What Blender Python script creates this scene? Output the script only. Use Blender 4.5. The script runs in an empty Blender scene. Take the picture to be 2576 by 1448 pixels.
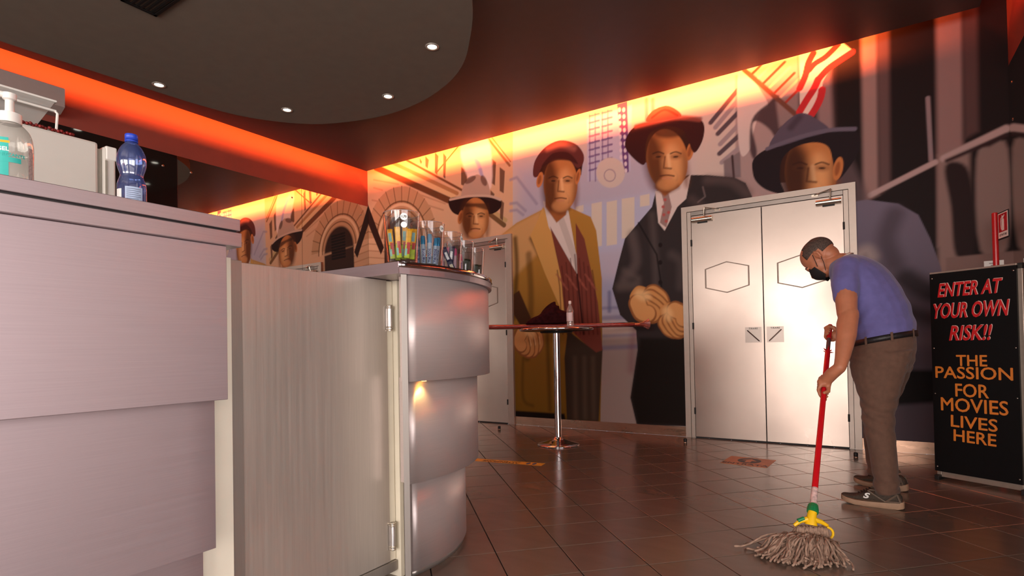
import bpy, bmesh, math, random
import numpy as np
from mathutils import Vector, Matrix, Euler

random.seed(7); RNG = np.random.RandomState(7)
PI = math.pi
SC = bpy.context.scene
COL = SC.collection

# ------------------------------------------------------------------ camera
# X runs along the mural wall, Y towards it, Z up; metres.
FOC, PCX, PCY, CAMH = 1391.01, 1288.0, 851.04, 0.93
ROT = np.array([[0.84008981, 0.54214514, -0.01810407],
                [-0.02305268, 0.00233723, -0.99973152],
                [-0.54195727, 0.84028161, 0.01446138]])
_u, _s, _v = np.linalg.svd(ROT); ROT = _u @ _v
cam_d = bpy.data.cameras.new('camera')
cam = bpy.data.objects.new('camera', cam_d); COL.objects.link(cam)
cam_d.sensor_width = 36.0; cam_d.lens = FOC / 2576.0 * 36.0
cam_d.shift_y = (PCY - 724.0) / 2576.0
cam_d.clip_start = 0.02; cam_d.clip_end = 100
m = Matrix.Identity(4)
for i in range(3):
    m[i][0] = ROT[0][i]; m[i][1] = -ROT[1][i]; m[i][2] = -ROT[2][i]
m[2][3] = CAMH
cam.matrix_world = m
SC.camera = cam

# room dimensions
WY, WL, WR = 5.589, -6.045, 0.943          # mural wall, left wall, right wall
CZ, SLAB = 3.394, 3.80                     # dropped ceiling, slab above it
CEX0, CEX1, CEY = -5.795, 0.75, 5.339      # edges of the dropped ceiling
REARY, SIDEX = -5.0, 3.6                   # glazed walls behind the camera

# ------------------------------------------------------------------ world, daylight, exposure
world = bpy.data.worlds.new('sky'); SC.world = world; world.use_nodes = True
bg = world.node_tree.nodes['Background']
bg.inputs[0].default_value = (0.80, 0.90, 1.0, 1); bg.inputs[1].default_value = 1.6

def area(name, loc, aim, sx, sy, power, col, spread=PI):
    d = bpy.data.lights.new(name, 'AREA'); d.shape = 'RECTANGLE'; d.size = sx; d.size_y = sy
    d.energy = power; d.color = col; d.spread = spread
    o = bpy.data.objects.new(name, d); COL.objects.link(o); o.location = loc
    o.rotation_euler = Vector(aim).to_track_quat('-Z', 'Y').to_euler()
    return o
# daylight coming in through the shop-front glazing behind the camera
area('daylight_rear', (-0.6, REARY - 0.15, 1.35), (0, 1, 0), 6.4, 2.3, 560, (1.0, 0.88, 0.80))
area('daylight_side', (SIDEX + 0.15, -1.6, 1.35), (-1, 0, 0), 4.6, 2.3, 180, (1.0, 0.88, 0.84))
# red-orange light strips laid on top of the dropped ceiling, along its edges
LEDC = (1.0, 0.17, 0.035)
area('cove_strip_mural', (-2.85, CEY - 0.12, CZ + 0.115), (0, 1, -0.15), 5.7, 0.075, 270, LEDC)
area('cove_strip_left', (CEX0 + 0.12, 2.2, CZ + 0.112), (-1, 0, -0.15), 6.1, 0.075, 125, (1.0, 0.155, 0.02))
area('cove_strip_right', (CEX1 - 0.09, 4.2, CZ + 0.125), (1, 0, -0.15), 1.9, 0.06, 20, (1.0, 0.08, 0.02))

vs = SC.view_settings
SC.display_settings.display_device = 'sRGB'
vs.view_transform = 'Standard'; vs.look = 'None'; vs.gamma = 1.0; vs.use_curve_mapping = False
vs.exposure = 0.0

# ------------------------------------------------------------------ measuring helpers
def ray(px, py):
    return ROT.T @ np.array([(px - PCX) / FOC, (py - PCY) / FOC, 1.0])
EYE = np.array([0, 0, CAMH])
def on_z(px, py, z=0.0):
    d = ray(px, py); return Vector(EYE + d * ((z - CAMH) / d[2]))
def on_y(px, py, y):
    d = ray(px, py); return Vector(EYE + d * (y / d[1]))
def on_x(px, py, x):
    d = ray(px, py); return Vector(EYE + d * (x / d[0]))
def on_plane(px, py, p0, n):
    d = ray(px, py); n = np.array(n); return Vector(EYE + d * (np.dot(np.array(p0) - EYE, n) / np.dot(d, n)))
def at_depth(px, py, dep):
    return Vector(EYE + ray(px, py) * dep)
def project(P):
    q = ROT @ (np.array(P) - EYE); return (PCX + FOC * q[0] / q[2], PCY + FOC * q[1] / q[2], q[2])

# ------------------------------------------------------------------ materials
def lin(c):
    out = []
    for v in c[:3]:
        v = v / 255.0
        out.append(v / 12.92 if v <= 0.04045 else ((v + 0.055) / 1.055) ** 2.4)
    return tuple(out)
MATS = {}
def mat(name, rgb, rough=0.5, metal=0.0, var=0.06, scale=30.0, bump=0.0, stretch=None, spec=0.5,
        emit=None, estr=0.0, rvar=0.0, coat=0.0, sheen=0.0, tile_random=0.0):
    """procedural material: colour broken up by noise, optional grain, bump and roughness wear"""
    if name in MATS: return MATS[name]
    M = bpy.data.materials.new(name); M.use_nodes = True
    nt = M.node_tree; N = nt.nodes; L = nt.links
    b = N['Principled BSDF']
    c = lin(rgb)
    b.inputs['Roughness'].default_value = rough; b.inputs['Metallic'].default_value = metal
    b.inputs['Specular IOR Level'].default_value = spec
    if coat: b.inputs['Coat Weight'].default_value = coat; b.inputs['Coat Roughness'].default_value = 0.15
    if sheen: b.inputs['Sheen Weight'].default_value = sheen; b.inputs['Sheen Roughness'].default_value = 0.5
    tc = N.new('ShaderNodeTexCoord'); mp = N.new('ShaderNodeMapping')
    L.new(tc.outputs['Object'], mp.inputs['Vector'])
    if stretch: mp.inputs['Scale'].default_value = stretch
    nz = N.new('ShaderNodeTexNoise'); nz.inputs['Scale'].default_value = scale; nz.inputs['Detail'].default_value = 4
    L.new(mp.outputs['Vector'], nz.inputs['Vector'])
    rp = N.new('ShaderNodeValToRGB')
    rp.color_ramp.elements[0].position = 0.3; rp.color_ramp.elements[1].position = 0.7
    rp.color_ramp.elements[0].color = tuple(max(0, x * (1 - var)) for x in c) + (1,)
    rp.color_ramp.elements[1].color = tuple(min(1, x * (1 + var)) for x in c) + (1,)
    L.new(nz.outputs['Fac'], rp.inputs['Fac'])
    last = rp.outputs['Color']
    if tile_random:
        oi = N.new('ShaderNodeObjectInfo'); mr = N.new('ShaderNodeMapRange')
        mr.inputs['To Min'].default_value = 1 - tile_random; mr.inputs['To Max'].default_value = 1 + tile_random
        L.new(oi.outputs['Random'], mr.inputs['Value'])
        mx = N.new('ShaderNodeVectorMath'); mx.operation = 'SCALE'
        L.new(last, mx.inputs[0]); L.new(mr.outputs['Result'], mx.inputs['Scale']); last = mx.outputs['Vector']
    L.new(last, b.inputs['Base Color'])
    if rvar:
        n2 = N.new('ShaderNodeTexNoise'); n2.inputs['Scale'].default_value = scale * 0.35; n2.inputs['Detail'].default_value = 3
        L.new(mp.outputs['Vector'], n2.inputs['Vector'])
        r2 = N.new('ShaderNodeMapRange'); r2.inputs['From Min'].default_value = 0.3; r2.inputs['From Max'].default_value = 0.7
        r2.inputs['To Min'].default_value = max(0.02, rough - rvar); r2.inputs['To Max'].default_value = rough + rvar
        L.new(n2.outputs['Fac'], r2.inputs['Value']); L.new(r2.outputs['Result'], b.inputs['Roughness'])
    if bump:
        bp = N.new('ShaderNodeBump'); bp.inputs['Strength'].default_value = bump; bp.inputs['Distance'].default_value = 0.002
        L.new(nz.outputs['Fac'], bp.inputs['Height']); L.new(bp.outputs['Normal'], b.inputs['Normal'])
    if emit:
        b.inputs['Emission Color'].default_value = lin(emit) + (1,); b.inputs['Emission Strength'].default_value = estr
    MATS[name] = M; return M

def clear_mat(name, tint=(245, 245, 245), refl=0.08, rough=0.03, body=0.0, bodyc=(255, 255, 255)):
    """clear thin plastic: see-through with fresnel reflections and an optional tinted body"""
    if name in MATS: return MATS[name]
    M = bpy.data.materials.new(name); M.use_nodes = True
    nt = M.node_tree; N = nt.nodes; L = nt.links
    N.remove(N['Principled BSDF']); out = N['Material Output']
    tr = N.new('ShaderNodeBsdfTransparent'); gl = N.new('ShaderNodeBsdfGlossy'); df = N.new('ShaderNodeBsdfDiffuse')
    nz = N.new('ShaderNodeTexNoise'); nz.inputs['Scale'].default_value = 14
    tc = N.new('ShaderNodeTexCoord'); L.new(tc.outputs['Object'], nz.inputs['Vector'])
    rp = N.new('ShaderNodeValToRGB'); t = lin(tint)
    rp.color_ramp.elements[0].color = tuple(x * 0.96 for x in t) + (1,); rp.color_ramp.elements[1].color = t + (1,)
    L.new(nz.outputs['Fac'], rp.inputs['Fac']); L.new(rp.outputs['Color'], tr.inputs['Color'])
    gl.inputs['Roughness'].default_value = rough; gl.inputs['Color'].default_value = (1, 1, 1, 1)
    df.inputs['Color'].default_value = lin(bodyc) + (1,)
    m1 = N.new('ShaderNodeMixShader'); m1.inputs['Fac'].default_value = body
    L.new(tr.outputs[0], m1.inputs[1]); L.new(df.outputs[0], m1.inputs[2])
    lw = N.new('ShaderNodeLayerWeight'); lw.inputs['Blend'].default_value = 0.2
    mr = N.new('ShaderNodeMapRange'); mr.inputs['To Min'].default_value = refl; mr.inputs['To Max'].default_value = 0.5
    L.new(lw.outputs['Facing'], mr.inputs['Value'])
    m2 = N.new('ShaderNodeMixShader'); L.new(mr.outputs['Result'], m2.inputs['Fac'])
    L.new(m1.outputs[0], m2.inputs[1]); L.new(gl.outputs[0], m2.inputs[2])
    L.new(m2.outputs[0], out.inputs['Surface'])
    MATS[name] = M; return M

# ------------------------------------------------------------------ object helpers
def link(o, parent=None):
    COL.objects.link(o)
    if parent is not None:
        o.parent = parent
        loc = WORLD_LOC.get(parent.name, Vector((0, 0, 0)))
        o.matrix_parent_inverse = Matrix.Translation(-loc)
        WORLD_LOC[o.name] = Vector((0, 0, 0)) if parent.type != 'EMPTY' else Vector((0, 0, 0))
    return o
WORLD_LOC = {}
def tag(o, label=None, cat=None, group=None, kind=None):
    if label: o['label'] = label
    if cat: o['category'] = cat
    if group: o['group'] = group
    if kind: o['kind'] = kind
    return o
def thing(name, loc, label=None, cat=None, group=None, kind=None):
    o = bpy.data.objects.new(name, None); o.empty_display_size = 0.05
    COL.objects.link(o); o.location = loc; WORLD_LOC[o.name] = Vector(loc)
    return tag(o, label, cat, group, kind)
def mesh(name, verts, faces, material, parent=None, smooth=False):
    me = bpy.data.meshes.new(name)
    me.from_pydata([tuple(v) for v in verts], [], [tuple(f) for f in faces]); me.update()
    if material is not None: me.materials.append(material)
    if smooth:
        me.polygons.foreach_set('use_smooth', [True] * len(me.polygons))
    o = bpy.data.objects.new(name, me)
    return link(o, parent)
def from_bm(name, bm, material, parent=None, smooth=False, fix=True):
    if fix: bmesh.ops.recalc_face_normals(bm, faces=bm.faces)
    me = bpy.data.meshes.new(name); bm.to_mesh(me); bm.free()
    if material is not None: me.materials.append(material)
    if smooth: me.polygons.foreach_set('use_smooth', [True] * len(me.polygons))
    return link(bpy.data.objects.new(name, me), parent)
def add_box(bm, lo, hi, bevel=0.0, M=None):
    r = bmesh.ops.create_cube(bm, size=1.0)
    vs_ = r['verts']
    for v in vs_:
        v.co = Vector(((lo[i] + hi[i]) / 2 + v.co[i] * (hi[i] - lo[i])) for i in range(3))
    if bevel > 0:
        es = list({e for v in vs_ for e in v.link_edges})
        r2 = bmesh.ops.bevel(bm, geom=es, offset=bevel, segments=2, affect='EDGES', profile=0.5)
        vs_ = list({v for v in r2['verts']} | {v for v in vs_ if v.is_valid})
    if M is not None: bmesh.ops.transform(bm, matrix=M, verts=vs_)
    return vs_
def box(name, lo, hi, material, parent=None, bevel=0.0, M=None):
    bm = bmesh.new(); add_box(bm, lo, hi, bevel, M); return from_bm(name, bm, material, parent)
def add_prism(bm, outline, z0, z1):
    a = [bm.verts.new((p[0], p[1], z0)) for p in outline]; b = [bm.verts.new((p[0], p[1], z1)) for p in outline]
    n = len(a)
    bm.faces.new(a[::-1]); bm.faces.new(b)
    for i in range(n): bm.faces.new((a[i], a[(i + 1) % n], b[(i + 1) % n], b[i]))
def prism(name, outline, z0, z1, material, parent=None, tri=True):
    bm = bmesh.new(); add_prism(bm, outline, z0, z1)
    if tri: bmesh.ops.triangulate(bm, faces=[f for f in bm.faces if len(f.verts) > 4])
    return from_bm(name, bm, material, parent)
def arc_pts(c, r, a0, a1, n):
    return [(c[0] + r * math.cos(math.radians(a0 + (a1 - a0) * i / n)), c[1] + r * math.sin(math.radians(a0 + (a1 - a0) * i / n))) for i in range(n + 1)]
def sheet(name, c, r0, r1, a0, a1, z0, z1, material, parent=None, n=48):
    """curved band between two radii"""
    bm = bmesh.new()
    o = arc_pts(c, r1, a0, a1, n); i_ = arc_pts(c, r0, a0, a1, n)
    V = [[bm.verts.new((p[0], p[1], z)) for p in q] for q in (o, i_) for z in (z0, z1)]
    ob, ot, ib, it = V
    for k in range(n):
        bm.faces.new((ob[k], ob[k + 1], ot[k + 1], ot[k])).smooth = True
        bm.faces.new((ib[k], it[k], it[k + 1], ib[k + 1])).smooth = True
        bm.faces.new((ot[k], ot[k + 1], it[k + 1], it[k])); bm.faces.new((ob[k], ib[k], ib[k + 1], ob[k + 1]))
    for k in (0, n): bm.faces.new((ob[k], ot[k], it[k], ib[k]))
    o = from_bm(name, bm, material, parent)
    return o
def add_lathe(bm, prof, c=(0, 0, 0), seg=32, M=None, closed=False):
    rings = []
    for r, z in prof:
        if r < 1e-6:
            v = bm.verts.new((0, 0, z)); rings.append([v])
        else:
            rings.append([bm.verts.new((r * math.cos(2 * PI * k / seg), r * math.sin(2 * PI * k / seg), z)) for k in range(seg)])
    for a, b in zip(rings[:-1], rings[1:]):
        for k in range(seg):
            k2 = (k + 1) % seg
            if len(a) == 1 and len(b) == 1: continue
            if len(a) == 1: bm.faces.new((a[0], b[k2], b[k]))
            elif len(b) == 1: bm.faces.new((a[k], a[k2], b[0]))
            else: bm.faces.new((a[k], a[k2], b[k2], b[k]))
    vs_ = [v for q in rings for v in q]
    T = Matrix.Translation(Vector(c))
    bmesh.ops.transform(bm, matrix=(T if M is None else M), verts=vs_)
    return vs_
def lathe(name, prof, c, material, parent=None, seg=32, M=None, smooth=True):
    bm = bmesh.new(); add_lathe(bm, prof, c, seg, M)
    o = from_bm(name, bm, material, parent, smooth)
    return o
def auto_smooth(o, ang=35):
    me = o.data
    me.polygons.foreach_set('use_smooth', [True] * len(me.polygons))
    bm = bmesh.new(); bm.from_mesh(me)
    for e in bm.edges:
        if len(e.link_faces) == 2 and e.calc_face_angle(0) > math.radians(ang): e.smooth = False
    bm.to_mesh(me); bm.free(); return o
def frame_along(d):
    d = Vector(d).normalized(); up = Vector((0, 0, 1)) if abs(d.z) < 0.95 else Vector((1, 0, 0))
    x = up.cross(d).normalized(); y = d.cross(x)
    return x, y
def add_tube(bm, pts, rad, seg=10, cap=True):
    pts = [Vector(p) for p in pts]; n = len(pts)
    if not hasattr(rad, '__len__'): rad = [rad] * n
    prev = None; rings = []
    for i, p in enumerate(pts):
        d = (pts[min(i + 1, n - 1)] - pts[max(i - 1, 0)])
        if d.length < 1e-9: d = Vector((0, 0, 1))
        d.normalize()
        if prev is None: x, y = frame_along(d)
        else:
            x = (prev - d * prev.dot(d))
            if x.length < 1e-6: x, _ = frame_along(d)
            x.normalize(); y = d.cross(x)
        prev = x
        rings.append([bm.verts.new(p + (x * math.cos(2 * PI * k / seg) + y * math.sin(2 * PI * k / seg)) * rad[i]) for k in range(seg)])
    for a, b in zip(rings[:-1], rings[1:]):
        for k in range(seg):
            bm.faces.new((a[k], a[(k + 1) % seg], b[(k + 1) % seg], b[k]))
    if cap:
        bm.faces.new(rings[0][::-1]); bm.faces.new(rings[-1])
def tube(name, pts, rad, material, parent=None, seg=12, smooth=True):
    bm = bmesh.new(); add_tube(bm, pts, rad, seg); return auto_smooth(from_bm(name, bm, material, parent)) if smooth else from_bm(name, bm, material, parent)
def curve_pts(P, n=8, closed=False):
    """Catmull-Rom through P"""
    P = [np.array(p, float) for p in P]; out = []; m_ = len(P)
    R_ = range(m_) if closed else range(m_ - 1)
    for i in R_:
        if closed: p0, p1, p2, p3 = P[(i - 1) % m_], P[i], P[(i + 1) % m_], P[(i + 2) % m_]
        else: p0, p1, p2, p3 = P[max(i - 1, 0)], P[i], P[i + 1], P[min(i + 2, m_ - 1)]
        for k in range(n):
            t = k / n
            out.append(0.5 * ((2 * p1) + (-p0 + p2) * t + (2 * p0 - 5 * p1 + 4 * p2 - p3) * t * t + (-p0 + 3 * p1 - 3 * p2 + p3) * t ** 3))
    if not closed: out.append(P[-1])
    return out
def text_mesh(body, size, extrude=0.0006, bold=0.0, shear=0.0, spacing=1.0, align='CENTER', width=1.0):
    cu = bpy.data.curves.new('lettering', 'FONT'); cu.body = body; cu.size = size; cu.extrude = extrude
    cu.offset = bold; cu.shear = shear; cu.space_character = spacing; cu.align_x = align; cu.align_y = 'CENTER'
    cu.resolution_u = 3; cu.fill_mode = 'BOTH'
    ob = bpy.data.objects.new('lettering', cu); COL.objects.link(ob)
    bpy.context.view_layer.update()
    dg = bpy.context.evaluated_depsgraph_get()
    me = bpy.data.meshes.new_from_object(ob.evaluated_get(dg))
    bpy.data.objects.remove(ob); bpy.data.curves.remove(cu)
    if width != 1.0: me.transform(Matrix.Diagonal((width, 1, 1, 1)))
    return me
def text(name, body, size, material, M, parent=None, **kw):
    me = text_mesh(body, size, **kw); me.transform(M); me.materials.clear(); me.materials.append(material); me.name = name
    return link(bpy.data.objects.new(name, me), parent)
def basis(o, x, y, z=None):
    x = Vector(x).normalized(); y = Vector(y).normalized(); z = x.cross(y) if z is None else Vector(z)
    M = Matrix.Identity(4)
    for i in range(3): M[i][0] = x[i]; M[i][1] = y[i]; M[i][2] = z[i]; M[i][3] = o[i]
    return M
def copy_tree(root, loc, label=None):
    r = root.copy(); COL.objects.link(r); r.location = loc
    if label: r['label'] = label
    for ch in root.children:
        c = ch.copy(); COL.objects.link(c); c.parent = r
        for g in ch.children:
            d = g.copy(); COL.objects.link(d); d.parent = c
    return r

# ================================================================== THE SETTING
# ------------------------------------------------------------------ floor: grout bed and diagonal tiles
m_tile = mat('brown_porcelain_tile', (116, 98, 86), rough=0.20, spec=0.9, var=0.06, scale=3.0, stretch=(1.5, 5.0, 1.0), rvar=0.02, tile_random=0.05)
m_grout = mat('dark_grout', (38, 27, 23), rough=0.85, var=0.15, scale=60)
floor = box('floor', (WL, REARY, -0.06), (SIDEX, WY, -0.004), m_grout)
tag(floor, 'dark brown tiled floor with tiles laid diagonally', kind='structure')
TP = 0.3005; HD = TP / math.sqrt(2); GAP = 0.0036
T0 = (-0.589, 3.764)
def tile_poly(cx_, cy_):
    h = HD - GAP
    return [(cx_ - h, cy_), (cx_, cy_ - h), (cx_ + h, cy_), (cx_, cy_ + h)]
def clip_poly(poly, axis, lim, sign):
    out = []
    for i in range(len(poly)):
        a, b = poly[i], poly[(i + 1) % len(poly)]
        da, db = sign * (lim - a[axis]), sign * (lim - b[axis])
        if da >= 0: out.append(a)
        if da * db < 0:
            t = da / (da - db); out.append((a[0] + (b[0] - a[0]) * t, a[1] + (b[1] - a[1]) * t))
    return out
def tile_mesh(bm, poly, c):
    n = len(poly)
    ins = [(c[0] + (p[0] - c[0]) * 0.992, c[1] + (p[1] - c[1]) * 0.992) for p in poly]
    bot = [bm.verts.new((p[0], p[1], -0.0045)) for p in poly]
    mid = [bm.verts.new((p[0], p[1], -0.0012)) for p in poly]
    top = [bm.verts.new((p[0], p[1], 0.0)) for p in ins]
    bm.faces.new(top)
    for a, b in ((bot, mid), (mid, top)):
        for k in range(n): bm.faces.new((a[k], a[(k + 1) % n], b[(k + 1) % n], b[k]))
full_me = None; near = []; rest = []
for i in range(-40, 41):
    for j in range(-40, 41):
        x = T0[0] + (i + j + 1) * HD; y = T0[1] + (j - i) * HD
        if x < WL - HD or x > SIDEX + HD or y < REARY - HD or y > WY + HD: continue
        poly = tile_poly(x, y)
        whole = True
        for ax, lim, sg in ((0, WL, -1), (0, SIDEX, 1), (1, REARY, -1), (1, WY - 0.013, 1)):
            q = clip_poly(poly, ax, lim, sg)
            if len(q) != 4 or any(abs(a[0] - b[0]) + abs(a[1] - b[1]) > 1e-9 for a, b in zip(q, poly)): whole = whole and (len(q) == 4 and q == poly)
            poly = q
            if len(poly) < 3: break
        if len(poly) < 3: continue
        px, py, dz = project((x, y, 0))
        inframe = dz > 0.5 and 1040 < px < 2700 and 1000 < py < 1640 and x < WR + 0.3
        (near if inframe else rest).append((dz, x, y, poly, whole))
near.sort(key=lambda t: t[0])
rest += near[300:]; near = near[:300]
for dz, x, y, poly, whole in near:
    if whole:
        if full_me is None:
            bm = bmesh.new(); tile_mesh(bm, tile_poly(0, 0), (0, 0)); bmesh.ops.recalc_face_normals(bm, faces=bm.faces)
            full_me = bpy.data.meshes.new('floor_tile'); bm.to_mesh(full_me); bm.free(); full_me.materials.append(m_tile)
        o = bpy.data.objects.new('floor_tile', full_me); o.location = (x, y, 0)
        o.rotation_euler.z = PI * RNG.randint(2)
        link(o, floor)
    else:
        bm = bmesh.new(); cc = (sum(p[0] for p in poly) / len(poly), sum(p[1] for p in poly) / len(poly))
        tile_mesh(bm, [(p[0] - cc[0], p[1] - cc[1]) for p in poly], (0, 0))
        o = from_bm('floor_tile', bm, m_tile, floor); o.location = (cc[0], cc[1], 0)
bm = bmesh.new()
for dz, x, y, poly, whole in rest:
    tile_mesh(bm, poly, (sum(p[0] for p in poly) / len(poly), sum(p[1] for p in poly) / len(poly)))
o = from_bm('floor_tiles_beyond', bm, m_tile, floor); o['kind'] = 'stuff'

# ------------------------------------------------------------------ mural on the far wall
STEP = 0.0082
mx_ = np.arange(WL, WR + STEP, STEP); mz_ = np.arange(0.0, SLAB + STEP, STEP)
mx_[-1] = WR; mz_[-1] = SLAB
GX, GZ = np.meshgrid(mx_, mz_)
IMG = np.zeros(GX.shape + (3,), np.float32)
def W(p):
    v = on_y(p[0], p[1], WY); return (v.x, v.z)
def paint(pts, col, soft=0.008, alpha=1.0, smooth=0, col2=None, grad=None, stroke=None, closed=True):
    """airbrush a closed shape (or an open line of the given width) on the wall; points measured on the photograph"""
    if smooth: pts = curve_pts(pts, smooth, closed)
    q = np.array([W(p) for p in pts])
    pad = soft * 2 + (stroke or 0) + 0.01
    x0, x1 = q[:, 0].min() - pad, q[:, 0].max() + pad; z0, z1 = q[:, 1].min() - pad, q[:, 1].max() + pad
    i0, i1 = np.searchsorted(mx_, [x0, x1]); j0, j1 = np.searchsorted(mz_, [z0, z1])
    if i1 <= i0 or j1 <= j0: return
    X = GX[j0:j1, i0:i1]; Z = GZ[j0:j1, i0:i1]
    d2 = np.full(X.shape, 1e9, np.float32); ins = np.zeros(X.shape, bool)
    n = len(q)
    for k in range(n if closed else n - 1):
        a, b = q[k], q[(k + 1) % n]; e = b - a; le = float(e @ e) + 1e-12
        t = np.clip(((X - a[0]) * e[0] + (Z - a[1]) * e[1]) / le, 0, 1)
        d2 = np.minimum(d2, (X - a[0] - t * e[0]) ** 2 + (Z - a[1] - t * e[1]) ** 2)
        if closed and abs(b[1] - a[1]) > 1e-12:
            c = ((a[1] > Z) != (b[1] > Z)) & (X < (b[0] - a[0]) * (Z - a[1]) / (b[1] - a[1]) + a[0]); ins ^= c
    d = np.sqrt(d2)
    if stroke is not None: sd = stroke / 2 - d
    else: sd = np.where(ins, d, -d)
    A = np.clip(sd / soft + 0.5, 0, 1); A = (A * A * (3 - 2 * A)) * alpha
    c = np.array(lin(col), np.float32)
    if col2 is not None:
        c2 = np.array(lin(col2), np.float32)
        g0, g1 = np.array(W(grad[0])), np.array(W(grad[1])); e = g1 - g0
        t = np.clip(((X - g0[0]) * e[0] + (Z - g0[1]) * e[1]) / float(e @ e), 0, 1)[..., None]
        c = c * (1 - t) + c2 * t
    s = IMG[j0:j1, i0:i1]
    s[:] = s * (1 - A[..., None]) + c * A[..., None]
def line(pts, w, col, soft=0.008, alpha=1.0, smooth=0):
    paint(pts, col, soft, alpha, smooth, stroke=w, closed=False)
def oval(cx_, cy_, rx, ry, col, rot=0, soft=0.01, alpha=1.0, a0=0, a1=360, **kw):
    r = math.radians(rot); P = []
    for k in range(40):
        a = math.radians(a0 + (a1 - a0) * k / 40); u, v = rx * math.cos(a), ry * math.sin(a)
        P.append((cx_ + u * math.cos(r) - v * math.sin(r), cy_ + u * math.sin(r) + v * math.cos(r)))
    paint(P, col, soft, alpha, **kw)

# ground: pale street haze, lilac further down
IMG[:] = lin((206, 172, 160))
paint([(1280, 250), (1900, 80), (1900, 1120), (1280, 1080)], (204, 182, 172), 0.05)
paint([(1300, 420), (1720, 360), (1720, 780), (1300, 760)], (176, 166, 186), 0.35, 0.85)
paint([(1500, 700), (1740, 720), (1740, 830), (1500, 800)], (150, 150, 178), 0.2, 0.7)
paint([(1490, 850), (1640, 840), (1640, 1090), (1490, 1080)], (150, 128, 122), 0.1, 0.9)
for y, w in ((775, .03), (800, .05), (845, .035), (875, .05)):
    line([(1515, y), (1640, y - 6)], w, (96, 92, 128), 0.04, 0.55)
line([(1533, 735), (1533, 782)], 0.04, (96, 96, 130), 0.04, 0.7)
line([(1600, 800), (1590, 870), (1588, 930)], 0.07, (120, 60, 76), 0.1, 0.45)
# left facade in warm stone
paint([(920, 640), (920, 380), (1290, 300), (1290, 640)], (217, 170, 134), 0.01)
paint([(920, 1090), (920, 630), (1300, 630), (1300, 1090)], (205, 160, 126), 0.01)
for k in range(9):                                             # courses
    y = 548 + k * 17
    line([(926, y - 3), (965 + k, y)], 0.012, (150, 100, 66), 0.02, 0.7)
for a, b in (((940, 452), (1002, 463)), ((940, 472), (962, 478)), ((936, 503), (955, 507)), ((1058, 490), (1120, 512)), ((1050, 508), (1115, 528)), ((960, 432), (1000, 441))):
    line([a, b], 0.016, (165, 112, 76), 0.025, 0.6)
oval(1011, 600, 88, 132, (196, 148, 110), a0=180, a1=360, soft=0.01)          # arch
for k in range(13):
    a = math.radians(188 + k * 13.6)
    line([(1011 + 62 * math.cos(a), 600 + 92 * math.sin(a)), (1011 + 88 * math.cos(a), 600 + 132 * math.sin(a))], 0.014, (120, 80, 52), 0.014, 0.8)
for rx, ry, c, w in ((63, 94, (110, 72, 46), .02), (57, 86, (232, 190, 150), .04), (50, 74, (120, 80, 50), .018)):
    line([(1011 + rx * math.cos(math.radians(180 + 5 * k)), 600 + ry * math.sin(math.radians(180 + 5 * k))) for k in range(37)], w, c, 0.014, 0.95)
oval(1011, 606, 44, 68, (54, 32, 24), a0=180, a1=360, soft=0.05)
paint([(967, 606), (1055, 606), (1055, 1060), (967, 1060)], (58, 36, 28), 0.03)
paint([(990, 560), (1032, 556), (1032, 626), (990, 630)], (24, 12, 10), 0.02)
for k in range(9): line([(990, 566 + k * 8), (1032, 562 + k * 8)], 0.01, (70, 40, 30), 0.008, 0.8)
paint([(925, 512), (966, 622), (958, 640), (925, 560)], (52, 28, 22), 0.012)       # dark diagonal beam
# cornice of the facade
for a, b, w, c in (((945, 421), (1128, 503), .085, (112, 66, 40)), ((968, 414), (1140, 489), .085, (226, 180, 132)), ((985, 408), (1150, 486), .05, (180, 124, 80)),
                   ((1020, 401), (1162, 478), .03, (120, 74, 46)), ((1232, 538), (1268, 566), .06, (120, 84, 52)), ((1236, 528), (1272, 554), .05, (196, 160, 110))):
    line([a, b], w, c, 0.014)
for x0, y0, x1, y1 in ((1056, 397, 1062, 413), (1070, 392, 1079, 424), (1094, 382, 1103, 440), (1115, 384, 1123, 450), (1160, 420, 1176, 470), (1236, 398, 1248, 466), (1257, 420, 1270, 486), (1258, 500, 1268, 555), (1234, 478, 1244, 498)):
    paint([(x0, y0), (x1, y0 + 10), (x1 - 3, y1), (x0, y1 - 6)], (98, 62, 46), 0.012, 0.9)
line([(1098, 434), (1156, 364)], 0.02, (150, 84, 54), 0.01)
line([(1226, 346), (1282, 416)], 0.03, (150, 96, 62), 0.014); line([(1236, 344), (1284, 406)], 0.016, (150, 96, 62), 0.012)
paint([(1158, 372), (1226, 344), (1236, 470), (1190, 470)], (232, 206, 196), 0.04, 0.95, smooth=4)        # pale banner
line([(1176, 372), (1202, 410), (1212, 442)], 0.05, (168, 156, 196), 0.03, 0.8, 6)
for P in (((1284, 452), (1300, 446), (1350, 512)), ((1284, 512), (1300, 510), (1322, 530)), ((1284, 530), (1300, 528), (1316, 540))):
    line(P, 0.035, (150, 138, 158), 0.03, 0.7)
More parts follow.
